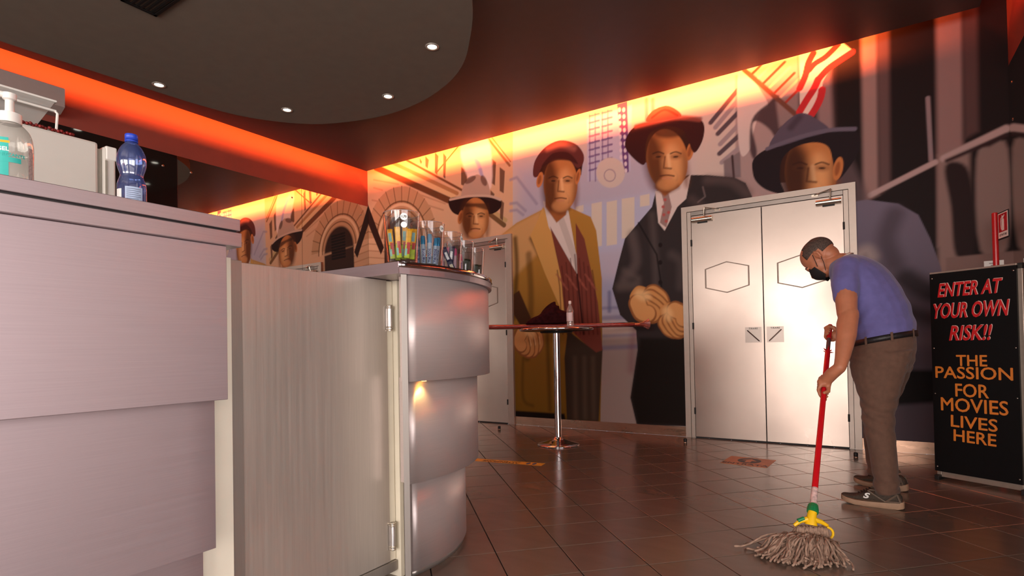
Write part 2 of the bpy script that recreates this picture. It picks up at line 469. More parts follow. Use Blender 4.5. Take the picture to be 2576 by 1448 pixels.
# towers and low buildings in the haze
paint([(1476, 300), (1590, 262), (1586, 430), (1478, 456)], (186, 178, 200), 0.02, 0.9)
for c, x in enumerate((1488, 1502, 1520, 1534)):
    for k in range(10):
        y = 292 - c * 4 + k * 17
        if y > 440: continue
        line([(x - 5, y), (x + 5, y - 2)], 0.022, (112, 88, 132), 0.012, 0.9)
    line([(x - 5, 288 - c * 4), (x - 4, 455)], 0.014, (112, 88, 132), 0.012, 0.8)
paint([(1552, 262), (1578, 254), (1582, 432), (1570, 436)], (104, 66, 116), 0.01)
for k in range(10):
    for x in (1558, 1569): oval(x + k * 0.6, 276 + k * 17, 3.6, 5.6, (214, 196, 206), soft=0.012)
for x in (1626, 1642): line([(x, 250), (x + 1, 300)], 0.04, (190, 96, 110), 0.02, 0.7)
oval(1536, 434, 36, 38, (204, 184, 174), soft=0.02)
for k in range(24):
    a = 2 * PI * k / 24; b = 2 * PI * (k + 1) / 24
    line([(1534 + 14 * math.cos(a), 441 + 15 * math.sin(a)), (1534 + 14 * math.cos(b), 441 + 15 * math.sin(b))], 0.01, (160, 138, 146), 0.012)
paint([(1440, 520), (1720, 470), (1720, 600), (1480, 640)], (178, 176, 200), 0.12, 0.8)
for x0, x1, y0, y1 in ((1488, 1514, 512, 622), (1526, 1552, 508, 618), (1564, 1596, 500, 600), (1610, 1634, 492, 520), (1448, 1468, 520, 536)):
    paint([(x0, y0), (x1, y0 - 5), (x1, y1 - 4), (x0, y1)], (212, 192, 172), 0.012, 0.9)
# grey masonry, statue shadows and bunting
paint([(1850, 190), (2100, 110), (2110, 500), (1850, 500)], (168, 140, 136), 0.03)
for k, (a, b) in enumerate((((1788, 308), (1856, 226)), ((1800, 320), (1858, 250)), ((1806, 336), (1858, 282)), ((1812, 362), (1860, 312)), ((1810, 386), (1860, 340)), ((1816, 408), (1862, 370)))):
    line([a, b], 0.045, (88, 72, 78) if k % 2 == 0 else (158, 138, 140), 0.016)
paint([(1820, 405), (1862, 380), (1864, 445), (1822, 450)], (128, 110, 112), 0.02)
line([(1842, 392), (1846, 446)], 0.02, (66, 44, 44), 0.015)
paint([(1856, 186), (1876, 178), (1932, 260), (1912, 282), (1896, 330), (1888, 372), (1866, 392), (1856, 330)], (208, 188, 182), 0.014, smooth=5)
paint([(1930, 262), (1962, 246), (1968, 380), (1940, 330), (1905, 305), (1892, 320), (1904, 380), (1896, 400), (1886, 370), (1892, 300)], (70, 50, 54), 0.03, 0.95, smooth=5)
paint([(1952, 256), (2010, 230), (2016, 290), (1960, 320)], (140, 116, 114), 0.04)
for k in range(7):
    line([(1888 + k * 14, 190 + k * 12), (1950 + k * 12, 128 + k * 14)], 0.024, (164, 58, 46) if k % 2 == 0 else (216, 176, 150), 0.012)
line([(1872, 176), (2004, 290)], 0.04, (110, 66, 52), 0.012)
# the dark portico to the right
paint([(2080, 60), (2620, -60), (2620, 1160), (2080, 1140), (2100, 700)], (30, 18, 18), 0.03)
paint([(2010, 140), (2100, 80), (2110, 520), (2040, 480), (2010, 330)], (58, 38, 38), 0.05)
paint([(2052, 180), (2088, 150), (2096, 330), (2058, 330)], (150, 118, 116), 0.06, 0.9)
for x0, x1, y0, y1, c in ((2166, 2206, 60, 490, (150, 116, 110)), (2206, 2236, 60, 470, (96, 70, 68)), (2354, 2420, 30, 600, (142, 108, 104)), (2420, 2458, 20, 330, (84, 58, 56))):
    paint([(x0, y0), (x1, y0 - 12), (x1 + 4, y1), (x0 + 6, y1 + 20)], c, 0.05)
line([(2328, 250), (2342, 250), (2344, 402)], 0.03, (150, 124, 126), 0.015, 0.8) if False else line([(2334, 246), (2342, 402)], 0.03, (150, 124, 126), 0.015, 0.85)
paint([(2360, 390), (2440, 360), (2436, 690), (2360, 700)], (138, 110, 104), 0.05)
paint([(2378, 418), (2432, 420), (2450, 520), (2448, 640), (2404, 640), (2392, 520)], (40, 24, 24), 0.04, smooth=5)
paint([(2456, 400), (2490, 368), (2536, 374), (2536, 620), (2466, 628)], (134, 108, 102), 0.04, smooth=4)
paint([(2380, 648), (2560, 630), (2560, 700), (2380, 710)], (128, 100, 94), 0.02)
line([(2190, 490), (2352, 408)], 0.045, (176, 146, 142), 0.02); line([(2376, 398), (2530, 324)], 0.06, (176, 146, 142), 0.025)
line([(2382, 404), (2530, 340)], 0.03, (50, 30, 30), 0.03)
line([(2112, 420), (2150, 500)], 0.2, (96, 76, 78), 0.08, 0.8)
# striped flag
paint([(2010, 136), (2118, 106), (2144, 126), (2140, 140), (2086, 176), (2070, 206), (2066, 240), (2048, 288), (2012, 288), (2012, 200)], (224, 200, 186), 0.008)
for P, w in ((((2012, 222), (2026, 190), (2034, 158), (2046, 134)), .055), (((2036, 176), (2050, 160), (2078, 142), (2108, 112)), .05), (((2060, 198), (2084, 172), (2112, 152), (2142, 132)), .055),
             (((2012, 280), (2030, 250), (2048, 222), (2058, 200)), .06), (((2040, 290), (2054, 268), (2064, 246), (2068, 226)), .06)):
    line(P, w, (196, 44, 46), 0.01, 1, 5)

# --- four generic men in hats and long coats
def face(cx_, cy_, rx, ry, tilt=0, lit=1):
    """plain, simplified painted face with the light from one side"""
    oval(cx_, cy_, rx, ry, (190, 118, 66), tilt, 0.014)
    oval(cx_ - lit * rx * .62, cy_ + ry * .05, rx * .46, ry * .92, (84, 42, 22), tilt, 0.13, 0.9)
    oval(cx_ + lit * rx * .86, cy_ + ry * .3, rx * .2, ry * .6, (120, 66, 36), tilt, 0.08, 0.7)
    line([(cx_ - rx * .5, cy_ + ry * .86), (cx_, cy_ + ry * 1.0), (cx_ + rx * .5, cy_ + ry * .86)], 0.05, (96, 50, 28), 0.06, 0.7, 4)
    line([(cx_ + rx * .3, cy_ + ry * .28), (cx_ + rx * .5, cy_ + ry * .5), (cx_ + rx * .46, cy_ + ry * .66)], 0.016, (130, 72, 40), 0.03, 0.7, 4)
    oval(cx_ + lit * rx * .28, cy_ + ry * .1, rx * .42, ry * .6, (228, 164, 108), tilt, 0.14, 0.8)
    oval(cx_, cy_ + ry * .78, rx * .5, ry * .2, (206, 140, 88), tilt, 0.05, 0.6)
    for s in (-1, 1):
        ex = cx_ + s * rx * .42
        oval(ex, cy_ - ry * .11, rx * .28, ry * .09, (128, 74, 42), tilt, 0.05, 0.6)
        line([(ex - rx * .26, cy_ - ry * .2), (ex, cy_ - ry * .26), (ex + rx * .26, cy_ - ry * .2)], 0.013, (60, 32, 20), 0.014, 0.9, 4)
        oval(ex, cy_ - ry * .1, rx * .13, ry * .03, (52, 28, 20), tilt, 0.012, 0.9)
    line([(cx_ + rx * .06, cy_ - ry * .15), (cx_ + rx * .12, cy_ + ry * .22)], 0.03, (236, 184, 134), 0.03, 0.7)
    line([(cx_ - rx * .1, cy_ - ry * .1), (cx_ - rx * .16, cy_ + ry * .26), (cx_ + rx * .2, cy_ + ry * .28)], 0.016, (96, 50, 28), 0.02, 0.85)
    line([(cx_ - rx * .34, cy_ + ry * .52), (cx_, cy_ + ry * .49), (cx_ + rx * .34, cy_ + ry * .52)], 0.014, (90, 42, 28), 0.012, 0.9, 4)
    line([(cx_ - rx * .2, cy_ + ry * .59), (cx_ + rx * .2, cy_ + ry * .59)], 0.02, (200, 128, 96), 0.02, 0.6)
def ear(cx_, cy_, rx, ry):
    oval(cx_, cy_, rx, ry, (196, 118, 66), 12, 0.012); oval(cx_ - rx * .1, cy_, rx * .5, ry * .6, (140, 74, 40), 12, 0.02, 0.8)
def hand(cx_, cy_, ang, r, s):
    """painted hand: back of the hand, four bent fingers and a thumb; ang = where the fingers point"""
    a = math.radians(ang)
    def L(u, v): return (cx_ + r * (u * math.cos(a) - s * v * math.sin(a)), cy_ + r * (u * math.sin(a) + s * v * math.cos(a)))
    paint([L(-1.0, -.5), L(-.2, -.8), L(.5, -.7), L(.6, .6), L(-.1, .75), L(-1.0, .5)], (200, 134, 76), 0.012, smooth=5)
    w = r * 0.0021
    for k in range(4):
        v = -.62 + k * .40; e = (1.15, 1.35, 1.3, 1.05)[k]
        line([L(.3, v), L(.85, v * .95 + .04), L(e, v * .8 + .16)], w * 2.9, (146, 88, 48), 0.012, 1, 4)
        line([L(.3, v), L(.83, v * .95 + .02), L(e - .04, v * .8 + .13)], w * 2.4, (206, 142, 84), 0.014, 1, 4)
        line([L(.45, v - .05), L(.8, v * .95 - .04)], w * 1.0, (238, 190, 136), 0.016, 0.8)
    line([L(-.3, .55), L(.3, .95), L(.75, .85)], w * 2.8, (146, 88, 48), 0.012, 1, 4); line([L(-.3, .5), L(.3, .9), L(.72, .8)], w * 2.3, (214, 150, 92), 0.014, 1, 4)
    paint([L(-.8, -.35), L(-.1, -.55), L(.35, -.3), L(-.1, .2), L(-.8, .15)], (238, 188, 132), 0.07, 0.75, smooth=4)
# man in a pale hat, left
paint([(1160, 490), (1168, 462), (1192, 442), (1206, 440), (1226, 456), (1234, 492), (1232, 500), (1162, 500)], (186, 152, 134), 0.012, smooth=5)
oval(1183, 452, 16, 7, (100, 66, 56), -32, 0.02, 0.8); oval(1217, 454, 7, 14, (100, 66, 56), -20, 0.02, 0.8)
paint([(1130, 500), (1160, 494), (1200, 490), (1250, 496), (1261, 506), (1258, 524), (1236, 538), (1190, 540), (1150, 540), (1132, 524)], (44, 24, 22), 0.01, smooth=5)
line([(1132, 502), (1180, 493), (1230, 493), (1259, 502)], 0.03, (204, 170, 150), 0.012, 1, 5)
ear(1159, 546, 7, 18); face(1196, 549, 34, 52)
paint([(1160, 520), (1164, 511), (1230, 511), (1232, 530), (1196, 520)], (60, 30, 20), 0.03, 0.8)
# man in a cap and tan coat
paint([(1262, 590), (1300, 560), (1362, 528), (1430, 520), (1486, 545), (1500, 580), (1514, 700), (1515, 850), (1510, 1080), (1290, 1090), (1284, 800)], (176, 122, 52), 0.01, col2=(128, 90, 26), grad=((1300, 560), (1300, 1050)))
paint([(1262, 590), (1300, 562), (1360, 530), (1350, 640), (1290, 700), (1284, 620)], (204, 154, 100), 0.08, 0.9)
for P, w, a in ((((1296, 600), (1300, 680), (1292, 800)), .06, .8), (((1330, 640), (1336, 760), (1326, 900)), .08, .6), (((1336, 600), (1390, 700), (1412, 740)), .05, .8), (((1316, 900), (1316, 1000), (1340, 1020)), .03, .6), (((1376, 820), (1384, 1030)), .05, .7)):
    line(P, w, (84, 54, 18), 0.06, a, 5)
paint([(1350, 560), (1366, 520), (1400, 560), (1420, 800), (1412, 780), (1372, 690), (1334, 592)], (206, 152, 84), 0.014)
paint([(1366, 505), (1424, 525), (1430, 530), (1456, 680), (1450, 700), (1380, 570)], (216, 198, 190), 0.01)
paint([(1400, 545), (1418, 545), (1454, 650), (1450, 682)], (196, 178, 170), 0.012)
paint([(1384, 570), (1452, 690), (1448, 560), (1470, 600), (1504, 760), (1516, 880), (1498, 890), (1436, 830), (1424, 830), (1412, 700)], (120, 58, 46), 0.01)
for k in range(9):
    x = 1402 + k * 11
    line([(x, 640 + abs(4 - k) * 10), (x + 6, 720), (x + 10, 800), (x + 14, 840)], 0.016, (84, 34, 28), 0.016, 0.7)
for k in range(12): line([(1400 + k * 8, 690 + (k % 3) * 12), (1412 + k * 8, 704 + (k % 3) * 12)], 0.02, (158, 84, 68), 0.02, 0.6)
line([(1452, 690), (1468, 840)], 0.02, (60, 24, 20), 0.012)
paint([(1428, 830), (1500, 886), (1516, 880), (1506, 1060), (1426, 1056), (1420, 900)], (64, 48, 38), 0.02)
for x in (1446, 1470, 1492): line([(x, 900), (x + 2, 1050)], 0.05, (92, 72, 58), 0.06, 0.6)
paint([(1290, 1032), (1420, 1040), (1424, 1060), (1290, 1060)], (30, 18, 14), 0.03)
hand(1330, 842, 78, 30, 1)
paint([(1292, 740), (1306, 730), (1336, 800), (1342, 826), (1310, 820), (1292, 790)], (70, 40, 22), 0.02)
paint([(1372, 490), (1430, 490), (1424, 540), (1400, 560), (1372, 520)], (160, 92, 48), 0.02)
paint([(1352, 440), (1352, 410), (1380, 385), (1440, 385), (1466, 410), (1462, 440)], (58, 26, 20), 0.012)
face(1410, 462, 43, 72); ear(1358, 452, 8, 20); ear(1454, 444, 6, 20)
paint([(1341, 440), (1346, 404), (1372, 370), (1410, 353), (1448, 362), (1468, 388), (1466, 412), (1452, 422), (1430, 402), (1396, 400), (1366, 416), (1352, 444)], (96, 46, 42), 0.01, smooth=6)
paint([(1362, 420), (1390, 386), (1430, 384), (1454, 412), (1430, 404), (1396, 404)], (62, 26, 24), 0.02, 0.9, smooth=5)
line([(1378, 376), (1410, 364), (1444, 374)], 0.06, (160, 96, 82), 0.06, 0.7, 5)
# man in a fedora and black suit
paint([(1650, 480), (1730, 440), (1780, 440), (1848, 446), (1876, 460), (1892, 494), (1892, 540), (1740, 560), (1726, 1072), (1602, 1068), (1586, 1000), (1604, 880), (1600, 830), (1560, 792), (1540, 726), (1556, 660), (1572, 600), (1606, 560), (1640, 520)], (50, 40, 40), 0.01)
for P, w, c, a in ((((1590, 590), (1600, 660), (1570, 700)), .10, (98, 82, 80), .6), (((1640, 540), (1648, 640), (1650, 720)), .06, (90, 76, 74), .6), (((1560, 720), (1600, 716)), .10, (98, 84, 80), .6), (((1780, 452), (1840, 456), (1880, 486)), .09, (92, 74, 72), .6),
                   (((1690, 640), (1712, 660), (1712, 720)), .08, (84, 70, 68), .6), (((1606, 700), (1570, 680)), .05, (96, 82, 78), .6), (((1740, 500), (1766, 520)), .07, (84, 68, 66), .6)):
    line(P, w, c, 0.09, a, 5)
paint([(1610, 850), (1726, 850), (1726, 1070), (1604, 1066), (1588, 998)], (28, 18, 14), 0.06)
line([(1606, 560), (1652, 640), (1664, 720)], 0.016, (24, 14, 14), 0.016, 0.9); line([(1768, 470), (1774, 494), (1756, 508)], 0.016, (110, 92, 90), 0.012, 0.8)
for y in (616, 660, 710): oval(1661, y, 5, 6, (30, 18, 18), soft=0.01)
paint([(1648, 480), (1660, 478), (1700, 470), (1738, 438), (1726, 500), (1704, 520), (1672, 580), (1656, 560)], (214, 192, 184), 0.01)
paint([(1664, 486), (1682, 486), (1690, 520), (1676, 572), (1660, 560), (1670, 510)], (150, 118, 112), 0.01)
for p in ((1673, 502), (1682, 534), (1670, 540), (1676, 556), (1668, 520)): oval(p[0], p[1], 4, 4, (178, 84, 78), soft=0.012)
paint([(1648, 440), (1720, 420), (1704, 470), (1672, 494), (1650, 474)], (150, 84, 42), 0.03)
paint([(1612, 410), (1612, 340), (1650, 308), (1730, 300), (1750, 340), (1742, 372), (1728, 400)], (58, 28, 20), 0.012)
ear(1736, 380, 9, 24); face(1678, 402, 52, 78, -6); oval(1690, 330, 44, 16, (70, 32, 20), -8, 0.05, 0.8)
paint([(1573, 370), (1582, 334), (1610, 312), (1660, 306), (1720, 296), (1760, 300), (1772, 320), (1766, 356), (1746, 384), (1730, 350), (1716, 326), (1680, 318), (1640, 330), (1624, 362), (1622, 412), (1600, 404)], (60, 24, 22), 0.01, smooth=6)
paint([(1626, 306), (1640, 280), (1672, 266), (1696, 272), (1714, 292), (1672, 302)], (150, 72, 56), 0.01, smooth=5)
line([(1600, 318), (1640, 308), (1700, 296), (1760, 300)], 0.05, (140, 70, 58), 0.03, 0.9, 5)
line([(1640, 296), (1672, 276), (1704, 290)], 0.02, (92, 36, 30), 0.02, 0.8, 4)
hand(1622, 752, 32, 34, 1)
hand(1688, 794, 62, 30, -1)
# man in a grey hat and grey suit, right
paint([(2140, 508), (2180, 502), (2260, 512), (2310, 540), (2340, 600), (2366, 670), (2384, 760), (2384, 1130), (2140, 1120)], (112, 100, 116), 0.012, col2=(84, 72, 80), grad=((2200, 520), (2340, 1000)))
for P, w, c, a in ((((2250, 540), (2230, 600), (2250, 660)), .14, (58, 44, 50), .6), (((2280, 700), (2330, 730), (2384, 740)), .16, (30, 20, 20), .8), (((2270, 780), (2340, 800), (2384, 800)), .12, (40, 28, 28), .7), (((2280, 860), (2384, 850)), .10, (110, 96, 104), .6), (((2160, 640), (2180, 630), (2192, 645)), .08, (170, 150, 144), .8)):
    line(P, w, c, 0.12, a, 5)
paint([(2230, 930), (2384, 930), (2384, 1010), (2230, 1020)], (22, 14, 14), 0.05)
paint([(1960, 460), (1958, 400), (2000, 350), (2080, 340), (2104, 400), (2100, 450)], (40, 22, 20), 0.012)
face(2040, 432, 66, 92, 0); oval(2000, 440, 40, 70, (54, 26, 18), 0, 0.16, 0.75)
paint([(1893, 430), (1896, 400), (1930, 374), (2000, 348), (2080, 326), (2130, 322), (2162, 340), (2160, 380), (2134, 424), (2106, 452), (2096, 410), (2084, 370), (2050, 358), (2000, 370), (1968, 400), (1962, 450), (1972, 486), (1930, 478), (1902, 456)], (34, 22, 26), 0.01, smooth=6)
paint([(1938, 372), (1956, 330), (1990, 296), (2020, 284), (2056, 300), (2086, 328), (2030, 346)], (88, 76, 90), 0.01, smooth=5)
line([(1930, 374), (2000, 348), (2080, 328), (2150, 324)], 0.035, (104, 92, 106), 0.014, 1, 5)
line([(1990, 320), (2010, 296)], 0.06, (62, 50, 60), 0.05, 0.7)
ear(2108, 424, 12, 30)
paint([(1990, 486), (2090, 470), (2130, 500), (2130, 530), (1960, 530)], (110, 92, 100), 0.02)

nz_, nx_ = GX.shape
verts = np.empty((nz_ * nx_, 3), np.float32); verts[:, 0] = GX.ravel(); verts[:, 1] = WY; verts[:, 2] = GZ.ravel()
idx = np.arange(nz_ * nx_).reshape(nz_, nx_)
quads = np.stack([idx[:-1, :-1], idx[:-1, 1:], idx[1:, 1:], idx[1:, :-1]], -1).reshape(-1, 4)
me = bpy.data.meshes.new('wall_far')
me.vertices.add(len(verts)); me.vertices.foreach_set('co', verts.ravel())
me.loops.add(quads.size); me.loops.foreach_set('vertex_index', quads.ravel().astype(np.int32))
me.polygons.add(len(quads)); me.polygons.foreach_set('loop_start', np.arange(0, quads.size, 4, dtype=np.int32))
me.update(calc_edges=True)
ca = me.color_attributes.new('mural', 'FLOAT_COLOR', 'POINT')
rgba = np.ones((nz_ * nx_, 4), np.float32); rgba[:, :3] = IMG.reshape(-1, 3); ca.data.foreach_set('color', rgba.ravel())
M = bpy.data.materials.new('mural_print'); M.use_nodes = True; nt = M.node_tree; b = nt.nodes['Principled BSDF']
at = nt.nodes.new('ShaderNodeAttribute'); at.attribute_name = 'mural'
nz = nt.nodes.new('ShaderNodeTexNoise'); nz.inputs['Scale'].default_value = 380; nz.inputs['Detail'].default_value = 2
mr = nt.nodes.new('ShaderNodeMapRange'); mr.inputs['To Min'].default_value = 0.93; mr.inputs['To Max'].default_value = 1.07
tc = nt.nodes.new('ShaderNodeTexCoord'); nt.links.new(tc.outputs['Object'], nz.inputs['Vector']); nt.links.new(nz.outputs['Fac'], mr.inputs['Value'])
vm = nt.nodes.new('ShaderNodeVectorMath'); vm.operation = 'SCALE'
nt.links.new(at.outputs['Color'], vm.inputs[0]); nt.links.new(mr.outputs['Result'], vm.inputs['Scale'])
nt.links.new(vm.outputs['Vector'], b.inputs['Base Color']); b.inputs['Roughness'].default_value = 0.6; b.inputs['Specular IOR Level'].default_value = 0.12
me.materials.append(M)
wall_far = link(bpy.data.objects.new('wall_far', me)); tag(wall_far, 'painted mural wall of men in hats before a city street', kind='structure')

# ------------------------------------------------------------------ other walls, mirrors
m_red = mat('red_brown_paint', (126, 56, 44), rough=0.6, var=0.04, scale=8)
m_dark = mat('dark_paint', (60, 44, 40), rough=0.7, var=0.05, scale=8)
m_white = mat('off_white_paint', (206, 198, 190), rough=0.7, var=0.04, scale=8)
m_mirror = mat('mirror_glass', (214, 208, 202), rough=0.015, metal=1.0, var=0.01, scale=2)
m_screw = mat('steel_screw', (170, 160, 150), rough=0.3, metal=1.0)
m_glass = mat('dark_glass', (26, 16, 14), rough=0.05, var=0.02, scale=2, spec=0.6)
MZ = 2.988
wl = box('wall_left', (WL - 0.12, REARY, 0), (WL, WY, SLAB), m_red); tag(wl, 'red painted left wall above the mirrors', kind='structure')
wr = box('wall_right', (WR, 1.9, 0), (WR + 0.12, WY, SLAB), m_red); tag(wr, 'red painted right wall above the mirrors', kind='structure')
ys = [WY - 0.002, 4.47, 2.96, 1.45, -0.06, -1.57]
for y1, y0 in zip(ys[:-1], ys[1:]):
    p = box('mirror_panel' if y0 > 2.9 else 'dark_glass_panel', (WL, y0 + 0.002, 0.12), (WL + 0.006, y1 - 0.002, MZ), m_mirror if y0 > 2.9 else m_glass, wl)
    for yy in (y0 + 0.14, y1 - 0.14):
        for zz in (MZ - 0.14, 1.2):
            lathe('screw', [(0, 0.004), (0.010, 0.003), (0.012, 0)], (0, 0, 0), m_screw, p, 12, Matrix.Translation((WL + 0.006, yy, zz)) @ Matrix.Rotation(PI / 2, 4, 'Y'))
ys = [WY - 0.002, 4.3, 3.1, 1.92]
for y1, y0 in zip(ys[:-1], ys[1:]):
    p = box('mirror_panel', (WR - 0.006, y0 + 0.002, 0.12), (WR, y1 - 0.002, MZ), m_mirror, wr)
    for yy in (y0 + 0.12, y1 - 0.12):
        for zz in (MZ - 0.16, 2.55):
            lathe('screw', [(0, 0.004), (0.010, 0.003), (0.012, 0)], (0, 0, 0), m_screw, p, 12, Matrix.Translation((WR - 0.006, yy, zz)) @ Matrix.Rotation(-PI / 2, 4, 'Y'))
# the rest of the room behind the camera: walls with shop-front openings
bm = bmesh.new()
for x0, x1, z0, z1 in ((WL, -4.2, 0, SLAB), (3.0, SIDEX, 0, SLAB), (-4.2, 3.0, 2.55, SLAB), (-4.2, 3.0, 0, 0.15), (-1.85, -1.7, 0.15, 2.55), (0.55, 0.7, 0.15, 2.55)):
    add_box(bm, (x0, REARY - 0.12, z0), (x1, REARY, z1))
o = from_bm('wall_rear', bm, m_white); tag(o, 'rear wall with tall shop front openings', kind='structure')
bm = bmesh.new()
for y0, y1, z0, z1 in ((REARY, -4.1, 0, SLAB), (0.9, 1.9, 0, SLAB), (-4.1, 0.9, 2.55, SLAB), (-4.1, 0.9, 0, 0.15), (-1.7, -1.55, 0.15, 2.55)):
    add_box(bm, (SIDEX, y0, z0), (SIDEX + 0.12, y1, z1))
add_box(bm, (WR + 0.12, 1.9, 0), (SIDEX, 2.02, SLAB))
o = from_bm('wall_side', bm, m_white); tag(o, 'side wall with tall shop front openings', kind='structure')

# ------------------------------------------------------------------ ceilings
m_ceil = mat('dark_brown_ceiling_paint', (78, 56, 50), rough=0.45, var=0.05, scale=10)
m_raft = mat('grey_brown_ceiling_paint', (112, 99, 87), rough=0.8, var=0.04, scale=10)
ceil = box('ceiling', (WL - 0.1, REARY, SLAB), (SIDEX, WY + 0.1, SLAB + 0.1), m_white); tag(ceil, 'room ceiling with a dark dropped panel and an oval raft', kind='structure')
prism('dropped_panel', [(CEX0, REARY + 0.01), (SIDEX - 0.01, REARY + 0.01), (SIDEX - 0.01, 1.85), (CEX1, 1.85), (CEX1, CEY), (CEX0, CEY)], CZ, CZ + 0.03, m_ceil, ceil)
RZ = 3.28
trace = [(-1.92, 1.9), (-2.02, 2.5), (-2.206, 2.994), (-2.549, 3.415), (-2.826, 3.668), (-3.139, 3.838), (-3.531, 3.956), (-3.955, 3.986), (-4.361, 3.912),
         (-4.765, 3.737), (-5.043, 3.465), (-5.223, 3.146), (-5.30, 2.791), (-5.335, 2.446), (-5.37, 1.883), (-5.40, 1.396), (-5.42, 0.3), (-5.2, -0.9), (-4.4, -1.7), (-3.3, -1.75), (-2.4, -1.0), (-2.0, 0.2), (-1.88, 1.1)]
prism('oval_raft', [tuple(p[:2]) for p in curve_pts(trace, 5, True)], RZ, CZ - 0.001, m_raft, ceil)
# recessed spotlights in the raft
m_ring = mat('spot_ring', (196, 190, 180), rough=0.35, metal=0.6)
m_lens = mat('spot_lens', (255, 250, 235), rough=0.3, emit=(255, 250, 232), estr=12)
for px, py, lab in ((400, 213, 'recessed ceiling spotlight nearest the red left wall'), (722, 276, 'recessed ceiling spotlight above the blue bottle side of the oval, lowest in the picture'),
                    (976, 242, 'recessed ceiling spotlight near the far tip of the oval ceiling'), (1087, 117, 'recessed ceiling spotlight at the right end of the oval, largest glare')):
    p = on_z(px, py, RZ)
    t = thing('ceiling_spotlight', (p.x, p.y, RZ), lab, 'spotlight', 'spotlights in the oval ceiling')
    lathe('ring', [(0.036, 0), (0.038, -0.006), (0.052, -0.005), (0.055, 0), (0.036, 0.0)], (p.x, p.y, RZ), m_ring, t, 32)
    lathe('lamp', [(0, -0.004), (0.024, -0.003), (0.034, -0.001), (0.034, 0.0)], (p.x, p.y, RZ), m_lens, t, 24)
    d = bpy.data.lights.new('spot_beam', 'SPOT'); d.energy = 14; d.color = (1.0, 0.93, 0.80); d.spot_size = 1.5; d.spot_blend = 0.8; d.shadow_soft_size = 0.03
    l = bpy.data.objects.new('spot_beam', d); l.location = (p.x, p.y, RZ - 0.02); COL.objects.link(l)
p = on_z(385, -8, RZ)
t = thing('ceiling_vent', (p.x, p.y, RZ), 'black slatted air vent in the oval ceiling at the top edge', 'vent')
m_blk = mat('black_plastic', (22, 20, 20), rough=0.45)
bm = bmesh.new()
for a, b in (((-.2, -.11), (.2, -.09)), ((-.2, .09), (.2, .11)), ((-.2, -.11), (-.18, .11)), ((.18, -.11), (.2, .11))): add_box(bm, (p.x + a[0], p.y + a[1], RZ - 0.012), (p.x + b[0], p.y + b[1], RZ))
from_bm('frame', bm, m_blk, t)
for k in range(6):
    box('slat', (p.x - .18, p.y - 0.085 + k * 0.03, RZ - 0.010), (p.x + .18, p.y - 0.072 + k * 0.03, RZ - 0.001), m_blk, t)

# ------------------------------------------------------------------ skirting
m_skirt = mat('brushed_steel_skirting', (176, 140, 118), rough=0.3, metal=0.85, var=0.08, scale=12, stretch=(1, 1, 6), rvar=0.06)
DX = [(-5.02, -3.571), (-1.546, -0.066)]
bm = bmesh.new()
for a, b in ((WL + 0.01, DX[0][0]), (DX[0][1], DX[1][0]), (DX[1][1], WR - 0.01)):
    add_box(bm, (a + 0.001, WY - 0.012, 0.0), (b - 0.001, WY, 0.096))
o = from_bm('baseboard_far', bm, m_skirt); tag(o, 'brushed steel skirting under the mural', kind='structure')

# ------------------------------------------------------------------ the two steel double doors
m_door = mat('brushed_door_steel', (180, 163, 152), rough=0.31, metal=0.80, var=0.03, scale=4, rvar=0.05)
m_frame = mat('door_frame_steel', (184, 168, 156), rough=0.45, metal=0.45, var=0.03, scale=20)
m_plate = mat('door_plate_steel', (150, 138, 130), rough=0.34, metal=0.7, var=0.05, scale=10)
m_hexa = mat('dull_trim_steel', (140, 124, 112), rough=0.5, metal=0.4)
m_bronze = mat('dark_bar', (96, 72, 64), rough=0.35, metal=0.7)
m_black = mat('black_rubber', (18, 14, 14), rough=0.6)
m_closer = mat('closer_aluminium', (226, 214, 196), rough=0.2, metal=0.9)
def hexa(c, w, h, s, y, r):
    """hexagonal outline frame proud of the leaf"""
    P = [(-w, s), (0, h), (w, s), (w, -s), (0, -h), (-w, -s)]
    k = 1 - r / w
    bm = bmesh.new(); A = []
    for q, yy in ((1, y), (1, y - 0.004), (k, y - 0.004), (k, y)):
        A.append([bm.verts.new((c[0] + p[0] * q, yy, c[1] + p[1] * q)) for p in P])
    for a, b in zip(A, A[1:] + A[:1]):
        for i in range(6): bm.faces.new((a[i], a[(i + 1) % 6], b[(i + 1) % 6], b[i]))
    return bm
